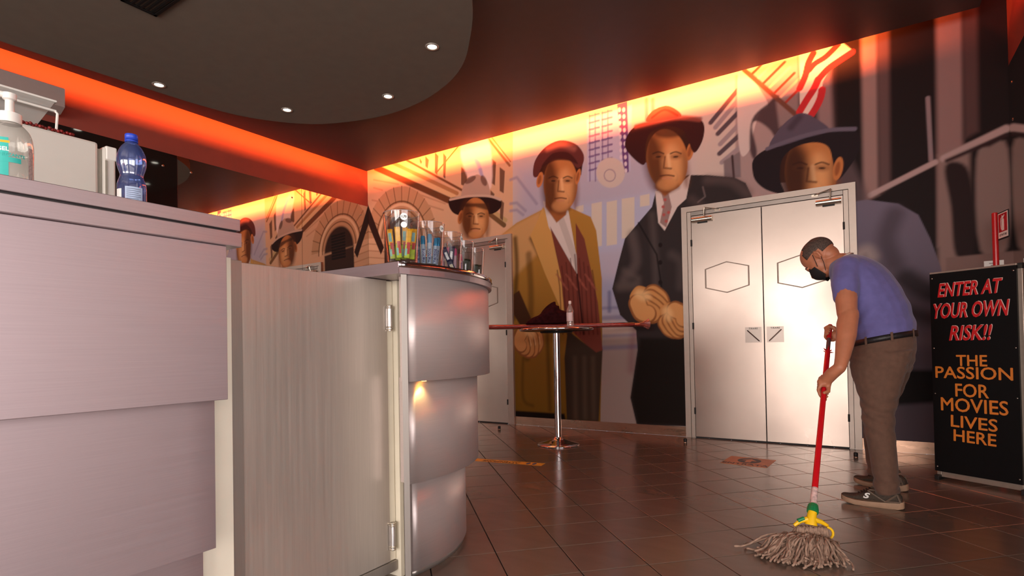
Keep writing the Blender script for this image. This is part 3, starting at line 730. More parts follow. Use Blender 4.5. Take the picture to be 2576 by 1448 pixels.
def double_door(name, x0, x1, label):
    top, fw = 2.284, 0.052
    d = thing(name, ((x0 + x1) / 2, WY, 0), label, kind='structure')
    yf = WY - 0.034
    # mitred casing
    bm = bmesh.new()
    for side in (0, 1):
        X0, X1 = (x0, x0 + fw) if side == 0 else (x1, x1 - fw)
        V = [bm.verts.new((x, y, z)) for y in (WY, yf) for x, z in ((X0, 0), (X1, 0), (X1, top - fw), (X0, top))]
        for f in ((0, 1, 2, 3), (7, 6, 5, 4), (0, 4, 5, 1), (1, 5, 6, 2), (2, 6, 7, 3), (3, 7, 4, 0)): bm.faces.new([V[i] for i in f])
    V = [bm.verts.new((x, y, z)) for y in (WY, yf) for x, z in ((x0, top), (x0 + fw, top - fw), (x1 - fw, top - fw), (x1, top))]
    for f in ((0, 1, 2, 3), (7, 6, 5, 4), (0, 4, 5, 1), (1, 5, 6, 2), (2, 6, 7, 3), (3, 7, 4, 0)): bm.faces.new([V[i] for i in f])
    from_bm('casing', bm, m_frame, d)
    # jamb strips and head strip
    jw = 0.036
    for a in (x0 + fw + 0.003, x1 - fw - jw - 0.003): box('jamb', (a, WY - 0.028, 0), (a + jw, WY, top - fw - 0.004), m_frame, d, 0.001)
    box('head_rail', (x0 + fw + jw + 0.005, WY - 0.03, top - fw - 0.042), (x1 - fw - jw - 0.005, WY, top - fw - 0.004), m_plate, d, 0.001)
    lx0, lx1 = x0 + fw + jw + 0.006, x1 - fw - jw - 0.006; mid = (lx0 + lx1) / 2 - 0.005
    for side, (a, b) in enumerate(((lx0, mid - 0.0035), (mid + 0.0035, lx1))):
        leaf = box('leaf', (a, WY - 0.022, 0.012), (b, WY, top - fw - 0.046), m_door, d, 0.0015)
        c = ((a + b) / 2 + (0.004 if side == 0 else -0.004), 1.558)
        from_bm('hexagon_trim', hexa(c, 0.203, 0.152, 0.094, WY - 0.022, 0.013), m_hexa, leaf)
        px0 = (mid - 0.165) if side == 0 else (mid + 0.022)
        pl = (px0, 0.926, px0 + 0.142, 1.071)
        plate = box('push_plate', (pl[0], WY - 0.0245, pl[1]), (pl[2], WY - 0.022, pl[3]), m_plate, leaf)
        s = 1 if side == 0 else -1
        cx_, cz_ = (pl[0] + pl[2]) / 2, (pl[1] + pl[3]) / 2 - 0.008
        tube('pull_bar', [(cx_ - s * 0.05, WY - 0.026, cz_ + 0.05), (cx_ - s * 0.046, WY - 0.040, cz_ + 0.046), (cx_ + s * 0.046, WY - 0.040, cz_ - 0.046), (cx_ + s * 0.05, WY - 0.026, cz_ - 0.05)], 0.0045, m_bronze, leaf, 10)
        text('lettering', 'TIRARE', 0.020, m_black, basis((cx_, WY - 0.0246, pl[3] - 0.014), (1, 0, 0), (0, 0, 1)), leaf, spacing=1.25, bold=0.0006, extrude=0.0003)
        hx = lx0 - 0.002 if side == 0 else lx1 + 0.002
        for hz in (1.92, 1.10, 0.265):
            hg = lathe('hinge', [(0, -0.032), (0.008, -0.032), (0.008, 0.032), (0, 0.032)], (hx, WY - 0.03, hz), m_black, d, 12, smooth=False)
        # door closer: cylinder body on the leaf, folding arm up to the head
        c0, c1 = (a + 0.012, a + 0.205) if side == 0 else (b - 0.205, b - 0.012)
        cl = tube('door_closer', [(c0, WY - 0.048, 2.140), (c1, WY - 0.048, 2.140)], 0.024, m_closer, d, 20)
        box('closer_foot', (c0 + 0.05, WY - 0.034, 2.106), (c1 - 0.05, WY - 0.022, 2.136), m_black, cl)
        ax = c0 + 0.115 if side == 0 else c1 - 0.085
        tube('closer_arm', [(ax, WY - 0.05, 2.150), (ax + 0.006, WY - 0.07, 2.215), (ax + 0.012, WY - 0.072, 2.244)], 0.0065, m_closer, cl, 8)
        sx = 1 if side == 0 else -1
        tube('closer_link', [(ax + 0.012, WY - 0.068, 2.246), (ax + 0.012 + 0.13 * sx, WY - 0.042, 2.216)], 0.0055, m_closer, cl, 8)
        box('arm_shoe', (ax + 0.10 * sx - 0.02 + 0.02 * sx, WY - 0.044, 2.205), (ax + 0.10 * sx + 0.03 + 0.02 * sx, WY - 0.03, 2.222), m_closer, cl)
    box('meeting_gap', (mid - 0.0034, WY - 0.006, 0.012), (mid + 0.0034, WY - 0.0005, top - fw - 0.046), m_black, d)
    box('threshold_shadow_gap', (lx0, WY - 0.018, 0.0005), (lx1, WY - 0.002, 0.0118), m_black, d)
    return d
double_door('door_1', DX[1][0], DX[1][1], 'brushed steel double door behind the man mopping')
double_door('door_2', DX[0][0], DX[0][1], 'brushed steel double door behind the candy tumblers and curved counter')

# ================================================================== COUNTERS
m_panel = mat('brushed_aluminium_panel', (180, 163, 167), rough=0.42, metal=0.72, var=0.03, scale=6, stretch=(1, 1, 90), rvar=0.03)
m_band = mat('curved_aluminium_band', (216, 202, 198), rough=0.46, metal=0.58, var=0.03, scale=6, stretch=(1, 1, 90), rvar=0.03)
m_rim = mat('brushed_aluminium_rim', (178, 162, 166), rough=0.36, metal=0.75, var=0.04, scale=6, stretch=(1, 1, 90), rvar=0.03)
m_gate = mat('scratched_aluminium', (214, 204, 194), rough=0.40, metal=0.72, var=0.04, scale=5, stretch=(60, 60, 1), rvar=0.05)
m_cream = mat('cream_laminate', (240, 232, 212), rough=0.42, var=0.03, scale=8)
m_edge = mat('grey_edge_aluminium', (176, 168, 160), rough=0.4, metal=0.7, var=0.03, scale=8, stretch=(40, 40, 1))
m_core = mat('dark_counter_core', (52, 44, 42), rough=0.7)
m_top = mat('dark_worktop_laminate', (70, 58, 56), rough=0.35)
m_chrome = mat('polished_chrome', (228, 224, 226), rough=0.08, metal=1.0, var=0.01)
m_black2 = mat('black_screw', (30, 24, 26), rough=0.4)
# straight bar counter, left
LY0, LY1 = -1.6, 0.828
c = thing('bar_counter', (-1.75, 0, 0), 'straight bar counter clad in stepped brushed aluminium panels, nearest the camera', 'counter')
box('upper_panel', (-1.500, LY0, 0.803), (-1.437, LY1, 1.212), m_panel, c, 0.0015)
def bent_panel(name, xf, xb, z0, z1):
    """flat cladding whose far end rolls gently back"""
    out = [(xb, LY0), (xf, LY0), (xf, LY1 - 0.075)] + [(xf - 0.003 * (k / 8) ** 2, LY1 - 0.075 + 0.075 * k / 8) for k in range(1, 9)] + [(xb, LY1)]
    o = prism(name, out, z0, z1, m_panel, c); auto_smooth(o, 20); return o
bent_panel('middle_panel', -1.5005, -1.566, 0.398, 0.815)
bent_panel('lower_panel', -1.5665, -1.640, 0.0, 0.410)
bm = bmesh.new(); add_box(bm, (-2.05, LY0, 0), (-1.6405, LY1, 1.211)); add_box(bm, (-1.6405, LY0, 0.4105), (-1.5665, LY1, 1.211)); add_box(bm, (-1.5665, LY0, 0.8155), (-1.5005, LY1, 1.211))
from_bm('carcass', bm, m_core, c)
box('end_panel', (-1.78, LY1 + 0.0005, 0), (-1.600, 0.935, 1.211), m_cream, c, 0.001)
box('jamb_strip', (-1.76, 0.9355, 0), (-1.628, 0.986, 1.211), m_edge, c, 0.001)
t = thing('bar_worktop', (-1.75, 0, 1.212), 'double layered aluminium edged worktop of the straight bar counter', 'worktop')
box('lower_slab', (-2.15, LY0, 1.2125), (-1.425, 0.864, 1.2505), m_rim, t, 0.0015)
box('shadow_gap', (-2.13, LY0, 1.2506), (-1.436, 0.855, 1.2563), m_black2, t)
box('upper_slab', (-2.15, LY0, 1.2564), (-1.428, 0.862, 1.288), m_rim, t, 0.0015)
# flap gate between the counters
g = thing('counter_gate', (-1.655, 1.3, 0), 'scratched aluminium gate hinged between the two counters', 'gate')
box('leaf', (-1.672, 0.992, 0.072), (-1.642, 1.612, 1.208), m_gate, g, 0.0015)
box('hinge_stile', (-1.672, 1.6125, 0.072), (-1.646, 1.646, 1.206), m_cream, g, 0.001)
box('bottom_rail', (-1.668, 1.0, 0.030), (-1.634, 1.640, 0.070), m_edge, g, 0.001)
for z0, z1 in ((1.003, 1.106), (0.117, 0.226)):
    h = lathe('hinge', [(0, z0), (0.010, z0), (0.010, z1), (0, z1)], (-1.634, 1.620, 0), m_chrome, g, 20, smooth=False); auto_smooth(h)
    for z in (z0 + 0.004, z0 + 0.014, z1 - 0.010, z1 - 0.002):
        lathe('collar', [(0.0102, z - 0.003), (0.0122, z - 0.003), (0.0122, z + 0.003), (0.0102, z + 0.003)], (-1.634, 1.620, 0), m_closer, h, 20)
    box('hinge_plate', (-1.6415, 1.596, z0 + 0.004), (-1.639, 1.622, z1 - 0.004), m_edge, h)
# curved counter
CC = (-2.25, 1.78)
c = thing('curved_counter', (CC[0], CC[1], 0), 'round ended counter with three stepped curved aluminium bands', 'counter')
sheet('upper_band', CC, 0.751, 0.813, -16.4, 160, 0.803, 1.2095, m_band, c, 64)
sheet('middle_band', CC, 0.685, 0.7505, -13.7, 160, 0.398, 0.815, m_band, c, 64)
sheet('lower_band', CC, 0.60, 0.684, -9.2, 160, 0.024, 0.410, m_band, c, 64)
sheet('plinth', CC, 0.58, 0.674, -9.0, 160, 0.0, 0.0235, m_edge, c, 64)
prism('carcass', arc_pts(CC, 0.599, -8, 160, 30) + [(-2.85, 1.72)], 0.0, 1.209, m_core, c)
pts = [(-1.472, 1.519), (-1.4625, 1.540), (-1.700, 1.788), (-1.7095, 1.767)]
prism('end_plate', pts, 0.0, 1.2095, m_edge, c)
box('gate_post', (-1.72, 1.650, 0.0), (-1.622, 1.672, 1.2095), m_cream, c, 0.001)
# small warm lamp tucked under the upper band
m_warm = mat('warm_lamp', (255, 190, 90), emit=(255, 176, 70), estr=14)
lx, ly = CC[0] + 0.768 * math.cos(math.radians(-9)), CC[1] + 0.768 * math.sin(math.radians(-9))
la = lathe('band_lamp', [(0, 0), (0.010, 0), (0.010, 0.004), (0, 0.004)], (lx, ly, 0.7985), m_warm, c, 16, smooth=False)
d = bpy.data.lights.new('band_lamp_glow', 'SPOT'); d.energy = 0.7; d.color = (1.0, 0.62, 0.22); d.spot_size = 1.7; d.spot_blend = 1.0; d.shadow_soft_size = 0.01
l = bpy.data.objects.new('band_lamp_glow', d); l.location = (lx, ly, 0.795); COL.objects.link(l)
t = thing('curved_worktop', (CC[0], CC[1], 1.21), 'round ended worktop with a polished edge strip under the candy tumblers', 'worktop')
out = [(-1.468, 1.502)] + arc_pts(CC, 0.829, -19.2, 160, 60) + [(-3.0, 1.95), (-3.0, 1.502)]
prism('slab', out, 1.2105, 1.2550, m_rim, t)
prism('laminate_top', [(CC[0] + (p[0] - CC[0]) * 0.985, 1.78 + (p[1] - 1.78) * 0.985) for p in out], 1.2551, 1.2565, m_top, t)
es = sheet('edge_strip', CC, 0.8295, 0.8315, -19.5, 160, 1.2345, 1.2568, m_chrome, t, 80)
for k in range(13):
    a = math.radians(-17.5 + k * 13.5)
    lathe('screw', [(0, 0.002), (0.0035, 0.0012), (0.004, 0)], (0, 0, 0), m_black2, t, 10,
          Matrix.Translation((CC[0] + 0.8315 * math.cos(a), CC[1] + 0.8315 * math.sin(a), 1.2455)) @ Matrix.Rotation(a, 4, 'Z') @ Matrix.Rotation(PI / 2, 4, 'Y'))

# ================================================================== THINGS ON THE COUNTERS
# ---- clear tumblers of candy on the curved worktop
m_acryl = clear_mat('clear_acrylic', (250, 250, 250), 0.06, 0.02)
m_label = mat('white_sticker', (238, 236, 230), rough=0.5, var=0.02)
m_ink = mat('black_ink', (24, 22, 26), rough=0.6)
TZ = 1.2566
cups = [(1012, 2.13, 'yellow and green candy packs, first and nearest'), (1077, 2.32, 'light blue candy rolls, second in the row'), (1126, 2.53, 'navy and pink sweets, third in the row'),
        (1158, 2.74, 'a purple lettered roll, fourth in the row'), (1186, 2.94, 'dark green packs, last and farthest')]
CUP = []
for k, (px, dep, what) in enumerate(cups):
    p = at_depth(px, 668, dep); x, y = p.x, p.y
    CUP.append((x, y))
    t = thing('candy_tumbler', (x, y, TZ), 'clear acrylic tumbler holding ' + what, 'tumbler', 'candy tumblers on the curved worktop')
    prof = [(0, 0.0), (0.055, 0.0), (0.058, 0.003), (0.072, 0.189), (0.0725, 0.191), (0.0700, 0.191), (0.0560, 0.010), (0, 0.008)]
    lathe('cup', prof, (x, y, TZ), m_acryl, t, 48)
    lathe('rim', [(0.0700, 0.1908), (0.0712, 0.1925), (0.0726, 0.1908), (0.0712, 0.1895), (0.0700, 0.1908)], (x, y, TZ), clear_mat('acrylic_edge', (255, 226, 214), 0.25, 0.1, 0.25), t, 48)
    # price sticker facing the camera side
    if k < 3:
        a = math.atan2(-y, -x) + (0.12, 0.95, 1.15)[k]
        for zz, rr, txt in ((0.166, 0.0135, '1,70'),) + (((0.136, 0.0115, None),) if k == 0 else ()):
            n = Vector((math.cos(a), math.sin(a), 0)); r0 = 0.058 + 0.014 * (zz / 0.189) + 0.0006
            B = basis(Vector((x, y, TZ + zz)) + n * r0, Vector((-math.sin(a), math.cos(a), 0)), (0, 0, 1))
            bm = bmesh.new(); add_lathe(bm, [(0, 0.0006), (rr, 0.0006), (rr, 0), (0, 0)], (0, 0, 0), 28, B)
            st = from_bm('price_sticker', bm, m_label, t)
            if txt: text('lettering', txt, 0.0115, m_ink, B @ Matrix.Translation((0, 0, 0.0008)), st, bold=0.0004, extrude=0.0001)
# sweets, every pack by itself
m_yel = mat('candy_yellow', (240, 176, 30), rough=0.3, var=0.2, scale=60)
m_lime = mat('candy_lime', (176, 200, 40), rough=0.3, var=0.2, scale=60)
m_cred = mat('candy_red_print', (186, 40, 40), rough=0.35, var=0.2, scale=80)
m_aqua = mat('candy_aqua_print', (130, 190, 186), rough=0.35, var=0.2, scale=80)
m_cyan = mat('candy_cyan_foil', (30, 140, 190), rough=0.22, metal=0.3, var=0.1)
m_ice = mat('candy_pale_blue', (176, 196, 214), rough=0.3, var=0.05)
m_navy = mat('candy_navy', (34, 32, 74), rough=0.3, var=0.1)
m_pink = mat('candy_pink', (226, 90, 140), rough=0.3, var=0.1)
m_pbody = mat('candy_pink_body', (222, 178, 190), rough=0.3, var=0.1)
m_dgreen = mat('candy_dark_green', (40, 56, 34), rough=0.35, var=0.3, scale=90)
m_purple = mat('purple_ink', (44, 34, 110), rough=0.5)
m_silver = mat('silver_foil', (200, 200, 200), rough=0.25, metal=0.8)
m_print = mat('cream_print', (232, 220, 190), rough=0.5)
def lean(cup, right, near_, tilt, back=0.0):
    """stand a sweet in a tumbler: offsets to the right and towards the room, tilt sideways and backwards"""
    x, y = cup; nv = Vector((-x, -y, 0)).normalized(); rv = Vector((-nv.y, nv.x, 0))
    base = Vector((x, y, TZ + 0.012)) + rv * right + nv * near_
    ax = (UP_ + rv * tilt - nv * back).normalized(); n = (nv - ax * nv.dot(ax)).normalized()
    return basis(base, ax.cross(n), ax)
UP_ = Vector((0, 0, 1))
def flat_pack(M, w, h, t, ma, mb, prints, label, name='candy_pack', group=None, words=None):
    o = thing(name, M.translation, label, 'sweets', group)
    bm = bmesh.new(); add_box(bm, (-w / 2, 0.004, -t / 2), (w / 2, h * 0.5, t / 2), t * 0.3); bmesh.ops.transform(bm, matrix=M, verts=bm.verts); from_bm('lower_wrapper', bm, mb, o)
    bm = bmesh.new(); add_box(bm, (-w / 2, h * 0.5, -t / 2), (w / 2, h, t / 2), t * 0.3); bmesh.ops.transform(bm, matrix=M, verts=bm.verts); from_bm('upper_wrapper', bm, ma, o)
    bm = bmesh.new(); n = 9
    V = [[bm.verts.new(M @ Vector((-w / 2 + w * i / n, h + (0.009 if (i % 2 and j) else 0.005 if j else -0.001), (0.001 if i % 2 else -0.001)))) for i in range(n + 1)] for j in (0, 1)]
    for i in range(n): bm.faces.new((V[0][i], V[0][i + 1], V[1][i + 1], V[1][i]))
    from_bm('crimped_end', bm, ma, o)
    for x0, y0, x1, y1, mt in prints:
        bm = bmesh.new(); add_box(bm, (x0 * w, y0 * h, t / 2), (x1 * w, y1 * h, t / 2 + 0.0004)); bmesh.ops.transform(bm, matrix=M, verts=bm.verts); from_bm('print_patch', bm, mt, o)
    if words:
        text('lettering', words[0], words[1], words[2], M @ Matrix.Translation((0, h * words[3], t / 2 + 0.0006)) @ Matrix.Rotation(words[4], 4, 'Z'), o, bold=words[1] * 0.03, extrude=0.0002)
    return o
def roll(M, r, h, body, foil, label, group, word=True, ink=None):
    o = thing('candy_roll', M.translation, label, 'sweets', group)
    Z2Y = Matrix.Rotation(-PI / 2, 4, 'X')
    lathe('paper_tube', [(0, r), (r, r), (r, h * 0.72), (0, h * 0.72)], (0, 0, 0), body, o, 20, M @ Z2Y, smooth=False)
    lathe('foil_end', [(r, h * 0.72), (r * 1.01, h * 0.93), (r * 0.8, h), (r * 0.3, h * 0.985), (0, h * 0.985)], (0, 0, 0), foil, o, 20, M @ Z2Y)
    for ch in o.children: auto_smooth(ch, 40)
    if word:
        me = text_mesh('mentos', r * 2.0, bold=r * 0.05, extrude=0.0, align='LEFT')
        for v in me.vertices:                              # wrap the word round the roll, reading upwards
            a = v.co.y / r; v.co = Vector((-math.sin(a) * (r + 0.0004), 0.012 + v.co.x, math.cos(a) * (r + 0.0004)))
        me.transform(M); me.materials.clear(); me.materials.append(ink or m_purple)
        link(bpy.data.objects.new('lettering', me), o)
    return o
pr = [(-0.36, 0.62, 0.2, 0.92, m_aqua), (-0.2, 0.36, 0.42, 0.58, m_cred), (-0.42, 0.12, -0.05, 0.36, m_aqua), (0.0, 0.18, 0.42, 0.36, m_cred)]
for k, (rt, nr, tl, nm) in enumerate(((-0.034, 0.012, -0.10, 'leaning left against the glass'), (-0.010, 0.034, -0.06, 'left of the middle in front'), (0.006, 0.004, 0.05, 'upright behind the middle'), (0.016, 0.030, 0.12, 'tilted right in front'), (0.036, 0.004, 0.10, 'against the right side of the glass'), (-0.016, -0.020, 0.0, 'at the back left'))):
    flat_pack(lean(CUP[0], rt, nr, tl, 0.04), 0.0205, 0.112 + 0.005 * (k % 3), 0.011, m_yel, m_lime, pr[k % 2:] if k < 4 else pr[:2], 'yellow and lime candy pack %s of the nearest tumbler' % nm, group='yellow candy packs in the first tumbler')
for k, (rt, nr, tl, nm) in enumerate(((-0.040, 0.004, -0.03, 'farthest left'), (-0.018, 0.030, -0.02, 'left of centre'), (0.004, 0.036, 0.03, 'tallest, in the middle'), (0.024, 0.026, 0.09, 'leaning slightly right'), (0.030, -0.002, 0.13, 'leaning far right'))):
    roll(lean(CUP[1], rt, nr, tl), 0.0098, 0.118 + 0.007 * (k % 3), m_ice, m_cyan, 'pale blue candy roll with cyan foil top, %s in the second tumbler' % nm, 'blue candy rolls in the second tumbler')
for k, (rt, nr, tl, nm) in enumerate(((0.030, 0.026, -0.42, 'leaning strongly across the glass'), (0.010, 0.006, 0.10, 'standing nearly upright'))):
    flat_pack(lean(CUP[2], rt, nr, tl), 0.024, 0.118, 0.010, m_navy, m_navy, [(-0.3, 0.1, 0.3, 0.35, m_print), (-0.25, 0.55, 0.2, 0.85, m_silver)], 'navy chewing gum pack %s in the third tumbler' % nm, group='navy packs in the third tumbler')
for k, (rt, nr, nm) in enumerate(((-0.020, -0.026, 'left'), (0.006, -0.030, 'middle'), (0.030, -0.020, 'right'))):
    roll(lean(CUP[2], rt, nr, 0.04 * (k - 1)), 0.0095, 0.118 + 0.006 * (k % 2), m_pbody, m_pink, 'pink topped candy roll at the back of the third tumbler, %s of three' % nm, 'pink candy rolls in the third tumbler', False)
roll(lean(CUP[3], 0.004, 0.032, -0.04), 0.0105, 0.118, m_pbody, m_pink, 'pale roll with purple lettering at the front of the fourth tumbler', None, True, m_purple)
for k, (ci, rt, nr, nm) in enumerate(((3, 0.026, 0.012, 'right of the lettered roll in the fourth tumbler'), (3, 0.040, -0.010, 'at the right side of the fourth tumbler'), (4, -0.002, 0.026, 'front left in the last tumbler'), (4, 0.022, 0.022, 'front middle in the last tumbler'), (4, 0.040, -0.002, 'at the right side of the last tumbler'))):
    flat_pack(lean(CUP[ci], rt, nr, 0.03), 0.020, 0.092, 0.011, m_dgreen, m_dgreen, [(-0.3, 0.2, 0.1, 0.8, m_silver)] if k % 2 == 0 else [(-0.2, 0.1, 0.3, 0.5, m_cred)], 'dark green sweet pack %s' % nm, group='dark green packs in the far tumblers')

# ---- blue water bottle on the bar worktop
BT = 1.2882
bx, by = -1.655, 0.694
m_blue = clear_mat('blue_pet', (186, 202, 240), 0.14, 0.05, 0.16, (110, 140, 214))
t = thing('water_bottle', (bx, by, BT), 'blue tinted plastic water bottle with a blue cap on the bar', 'bottle')
prof = [(0, 0.002), (0.026, 0.0), (0.032, 0.006), (0.0335, 0.02), (0.0335, 0.085), (0.032, 0.098), (0.0275, 0.112), (0.0265, 0.120), (0.030, 0.132), (0.0335, 0.146), (0.034, 0.160), (0.0315, 0.176), (0.025, 0.192), (0.016, 0.204), (0.0125, 0.209), (0.0125, 0.216)]
sm = [(float(a), float(b)) for a, b in curve_pts(prof[3:], 3)]
lathe('body', prof[:3] + sm, (bx, by, BT), m_blue, t, 40)
lathe('cap', [(0.0128, 0.214), (0.0150, 0.214), (0.0150, 0.228), (0.0140, 0.2295), (0, 0.2295)], (bx, by, BT), mat('blue_cap', (40, 70, 190), rough=0.4), t, 28)
lathe('neck_ring', [(0.0128, 0.209), (0.0152, 0.209), (0.0152, 0.2125), (0.0128, 0.2125)], (bx, by, BT), MATS['blue_cap'], t, 28)
def wrap_label(name, cx_, cy_, r, a0, a1, z0, z1, material, parent, n=14):
    bm = bmesh.new(); V = []
    for i in range(n + 1):
        a = a0 + (a1 - a0) * i / n
        V.append([bm.verts.new((cx_ + q * math.cos(a), cy_ + q * math.sin(a), z)) for q, z in ((r, z0), (r, z1), (r - 0.0003, z1), (r - 0.0003, z0))])
    for i in range(n):
        for j in range(4): bm.faces.new((V[i][j], V[i + 1][j], V[i + 1][(j + 1) % 4], V[i][(j + 1) % 4]))
    bm.faces.new(V[0]); bm.faces.new(V[-1])
    o = from_bm(name, bm, material, parent); return auto_smooth(o)
av = math.atan2(-by, -bx)
wrap_label('label', bx, by, 0.0342, av - 0.45, av + 0.75, 0.028 + BT, 0.082 + BT, mat('pale_blue_label', (168, 186, 214), rough=0.4), t)
wrap_label('round_mark', bx, by, 0.0345, av - 1.25, av - 0.72, 0.036 + BT, 0.076 + BT, m_label, t)
for k in range(9):
    wrap_label('print_line', bx, by, 0.0346, av - 0.35, av + (0.62 if k % 3 else 0.45), BT + 0.034 + k * 0.0052, BT + 0.0355 + k * 0.0052, mat('grey_print', (96, 104, 130), rough=0.6), t, 8)
# ---- sanitiser gel dispenser
gx, gy = -1.622, 0.434
t = thing('gel_dispenser', (gx, gy, BT), 'clear pump bottle of sanitising gel at the left edge of the bar', 'bottle')
lathe('body', [(0, 0.002), (0.036, 0.0), (0.041, 0.008), (0.042, 0.10)] + [(float(a), float(b)) for a, b in curve_pts([(0.042, 0.10), (0.041, 0.125), (0.036, 0.146), (0.026, 0.160), (0.019, 0.166)], 4)], (gx, gy, BT), clear_mat('clear_gel', (236, 236, 232), 0.10, 0.04, 0.28, (226, 222, 214)), t, 40)
m_wp = mat('white_plastic', (232, 228, 220), rough=0.35, var=0.02)
pm = lathe('pump', [(0.0, 0.166), (0.0215, 0.166), (0.0215, 0.188), (0.016, 0.190), (0.0085, 0.191), (0.0080, 0.218), (0.0125, 0.221), (0.0125, 0.234), (0.0, 0.236)], (gx, gy, BT), m_wp, t, 28, smooth=False); auto_smooth(pm)
tube('nozzle', [(gx, gy, BT + 0.229), (gx - 0.006, gy - 0.028, BT + 0.230), (gx - 0.010, gy - 0.046, BT + 0.224)], [0.0075, 0.0065, 0.005], m_wp, pm, 12)
av = math.atan2(-gy, -gx)
m_teal = mat('teal_print', (40, 176, 164), rough=0.5); 
wrap_label('teal_stripe', gx, gy, 0.0428, av - 0.52, av - 0.05, BT + 0.022, BT + 0.122, m_teal, t)
wrap_label('teal_band', gx, gy, 0.0430, av - 0.6, av + 0.45, BT + 0.068, BT + 0.079, m_teal, t)
wrap_label('gold_band', gx, gy, 0.0431, av - 0.52, av + 0.0, BT + 0.110, BT + 0.115, m_yel, t)
wrap_label('back_print', gx, gy, 0.0428, av + 0.82, av + 1.12, BT + 0.035, BT + 0.110, mat('grey_label_print', (176, 160, 154), rough=0.6, var=0.3, scale=250), t)
def wrap_text(body, size, r, a, z, cx_, cy_, material, parent):
    me = text_mesh(body, size, bold=size * 0.03, extrude=0.0)
    for v in me.vertices:
        q = a + v.co.x / r; v.co = Vector((cx_ + r * math.cos(q), cy_ + r * math.sin(q), z + v.co.y))
    me.materials.clear(); me.materials.append(material); link(bpy.data.objects.new('lettering', me), parent)
wrap_text('GEL', 0.012, 0.0434, av - 0.27, BT + 0.096, gx, gy, m_label, t)
wrap_text('IGIENIZZANTE', 0.0095, 0.0434, av - 0.10, BT + 0.084, gx, gy, m_teal, t)
# ---- white fridge behind the bar, crate on top of it
m_fr = mat('white_enamel', (214, 208, 198), rough=0.25, var=0.03, scale=6)
m_gask = mat('gasket', (150, 142, 128), rough=0.6)
t = thing('refrigerator', (-3.1, 0.8, 0), 'tall white refrigerator standing behind the bar counter', 'refrigerator')
box('cabinet', (-3.40, 0.47, 0.03), (-2.80, 1.046, 1.852), m_fr, t, 0.012)
box('gasket', (-3.385, 1.0465, 0.06), (-2.812, 1.062, 1.828), m_gask, t, 0.002)
dr = box('door', (-3.40, 1.0625, 0.05), (-2.80, 1.112, 1.84), m_fr, t, 0.008)
box('door_cap', (-3.402, 1.072, 1.785), (-2.797, 1.116, 1.846), m_wp, dr, 0.006)
box('door_trim', (-2.801, 1.070, 0.06), (-2.7965, 1.078, 1.78), m_gask, dr)
box('plinth', (-3.36, 0.5, 0.0), (-2.84, 1.02, 0.0298), m_black, t)
m_bead = mat('red_beads', (128, 26, 22), rough=0.4, var=0.3, scale=120)
gl = thing('bead_garland', (-2.82, 0.7, 1.852), 'dark red bead garland lying on the refrigerator edge', 'garland')
bm = bmesh.new()
for k in range(46):
    yy = 0.50 + k * 0.0102
    bmesh.ops.create_icosphere(bm, subdivisions=1, radius=0.0075, matrix=Matrix.Translation((-2.815 + 0.006 * math.sin(k * 1.9), yy, 1.8595 + 0.003 * (k % 2))))
from_bm('bead_string', bm, m_bead, gl, True)['kind'] = 'stuff'
m_bin = clear_mat('frosted_plastic', (236, 234, 230), 0.2, 0.12, 0.72, (238, 234, 228))
t = thing('plastic_bin', (-3.1, 0.66, 1.852), 'frosted plastic bin in a white wire stand on the refrigerator', 'bin')
bm = bmesh.new()
A = [bm.verts.new(v) for v in ((-3.30, 0.50, 1.885), (-2.90, 0.50, 1.885), (-2.90, 0.86, 1.885), (-3.30, 0.86, 1.885), (-3.34, 0.46, 1.985), (-2.84, 0.46, 1.985), (-2.84, 0.905, 1.985), (-3.34, 0.905, 1.985))]
for f in ((3, 2, 1, 0), (0, 1, 5, 4), (1, 2, 6, 5), (2, 3, 7, 6), (3, 0, 4, 7)): bm.faces.new([A[i] for i in f])
r_ = bmesh.ops.solidify(bm, geom=bm.faces[:], thickness=0.004)
from_bm('tub', bm, m_bin, t)
bm = bmesh.new(); add_box(bm, (-3.35, 0.45, 1.985), (-2.832, 0.912, 1.994), 0.004); from_bm('lid', bm, m_wp, t)
for y in (0.48, 0.905):
    tube('wire_leg', [(-2.826, y - 0.02, 1.858), (-2.826, y, 1.862), (-2.824, y + 0.004, 1.935), (-2.826, y - 0.004, 1.945)], 0.005, m_wp, t, 8)
for z in (1.862, 1.945): tube('wire_rail', [(-2.826, 0.46, z), (-2.826, 0.905, z)], 0.005, m_wp, t, 8)
# ---- air conditioner high on the left wall
t = thing('air_conditioner', (WL + 0.1, 1.4, 3.03), 'grey wall mounted air conditioner under the red ceiling light', 'air conditioner')
bm = bmesh.new(); P = [(WL + 0.001, 3.05), (WL + 0.13, 3.035), (WL + 0.225, 3.075), (WL + 0.23, 3.235), (WL + 0.20, 3.25), (WL + 0.001, 3.25)]
a = [bm.verts.new((q[0], 0.92, q[1])) for q in P]; b = [bm.verts.new((q[0], 1.926, q[1])) for q in P]
bm.faces.new(a); bm.faces.new(b[::-1])
for k in range(len(P)): bm.faces.new((a[k], b[k], b[(k + 1) % len(P)], a[(k + 1) % len(P)]))
from_bm('housing', bm, mat('grey_ac_plastic', (150, 132, 126), rough=0.45, var=0.02), t)
bm = bmesh.new()
V = [bm.verts.new(v) for v in ((WL + 0.132, 0.96, 3.032), (WL + 0.132, 1.80, 3.032), (WL + 0.222, 1.80, 3.070), (WL + 0.222, 0.96, 3.070), (WL + 0.136, 0.96, 3.026), (WL + 0.136, 1.80, 3.026), (WL + 0.226, 1.80, 3.064), (WL + 0.226, 0.96, 3.064))]
for f in ((0, 1, 2, 3), (7, 6, 5, 4), (0, 4, 5, 1), (1, 5, 6, 2), (2, 6, 7, 3), (3, 7, 4, 0)): bm.faces.new([V[i] for i in f])
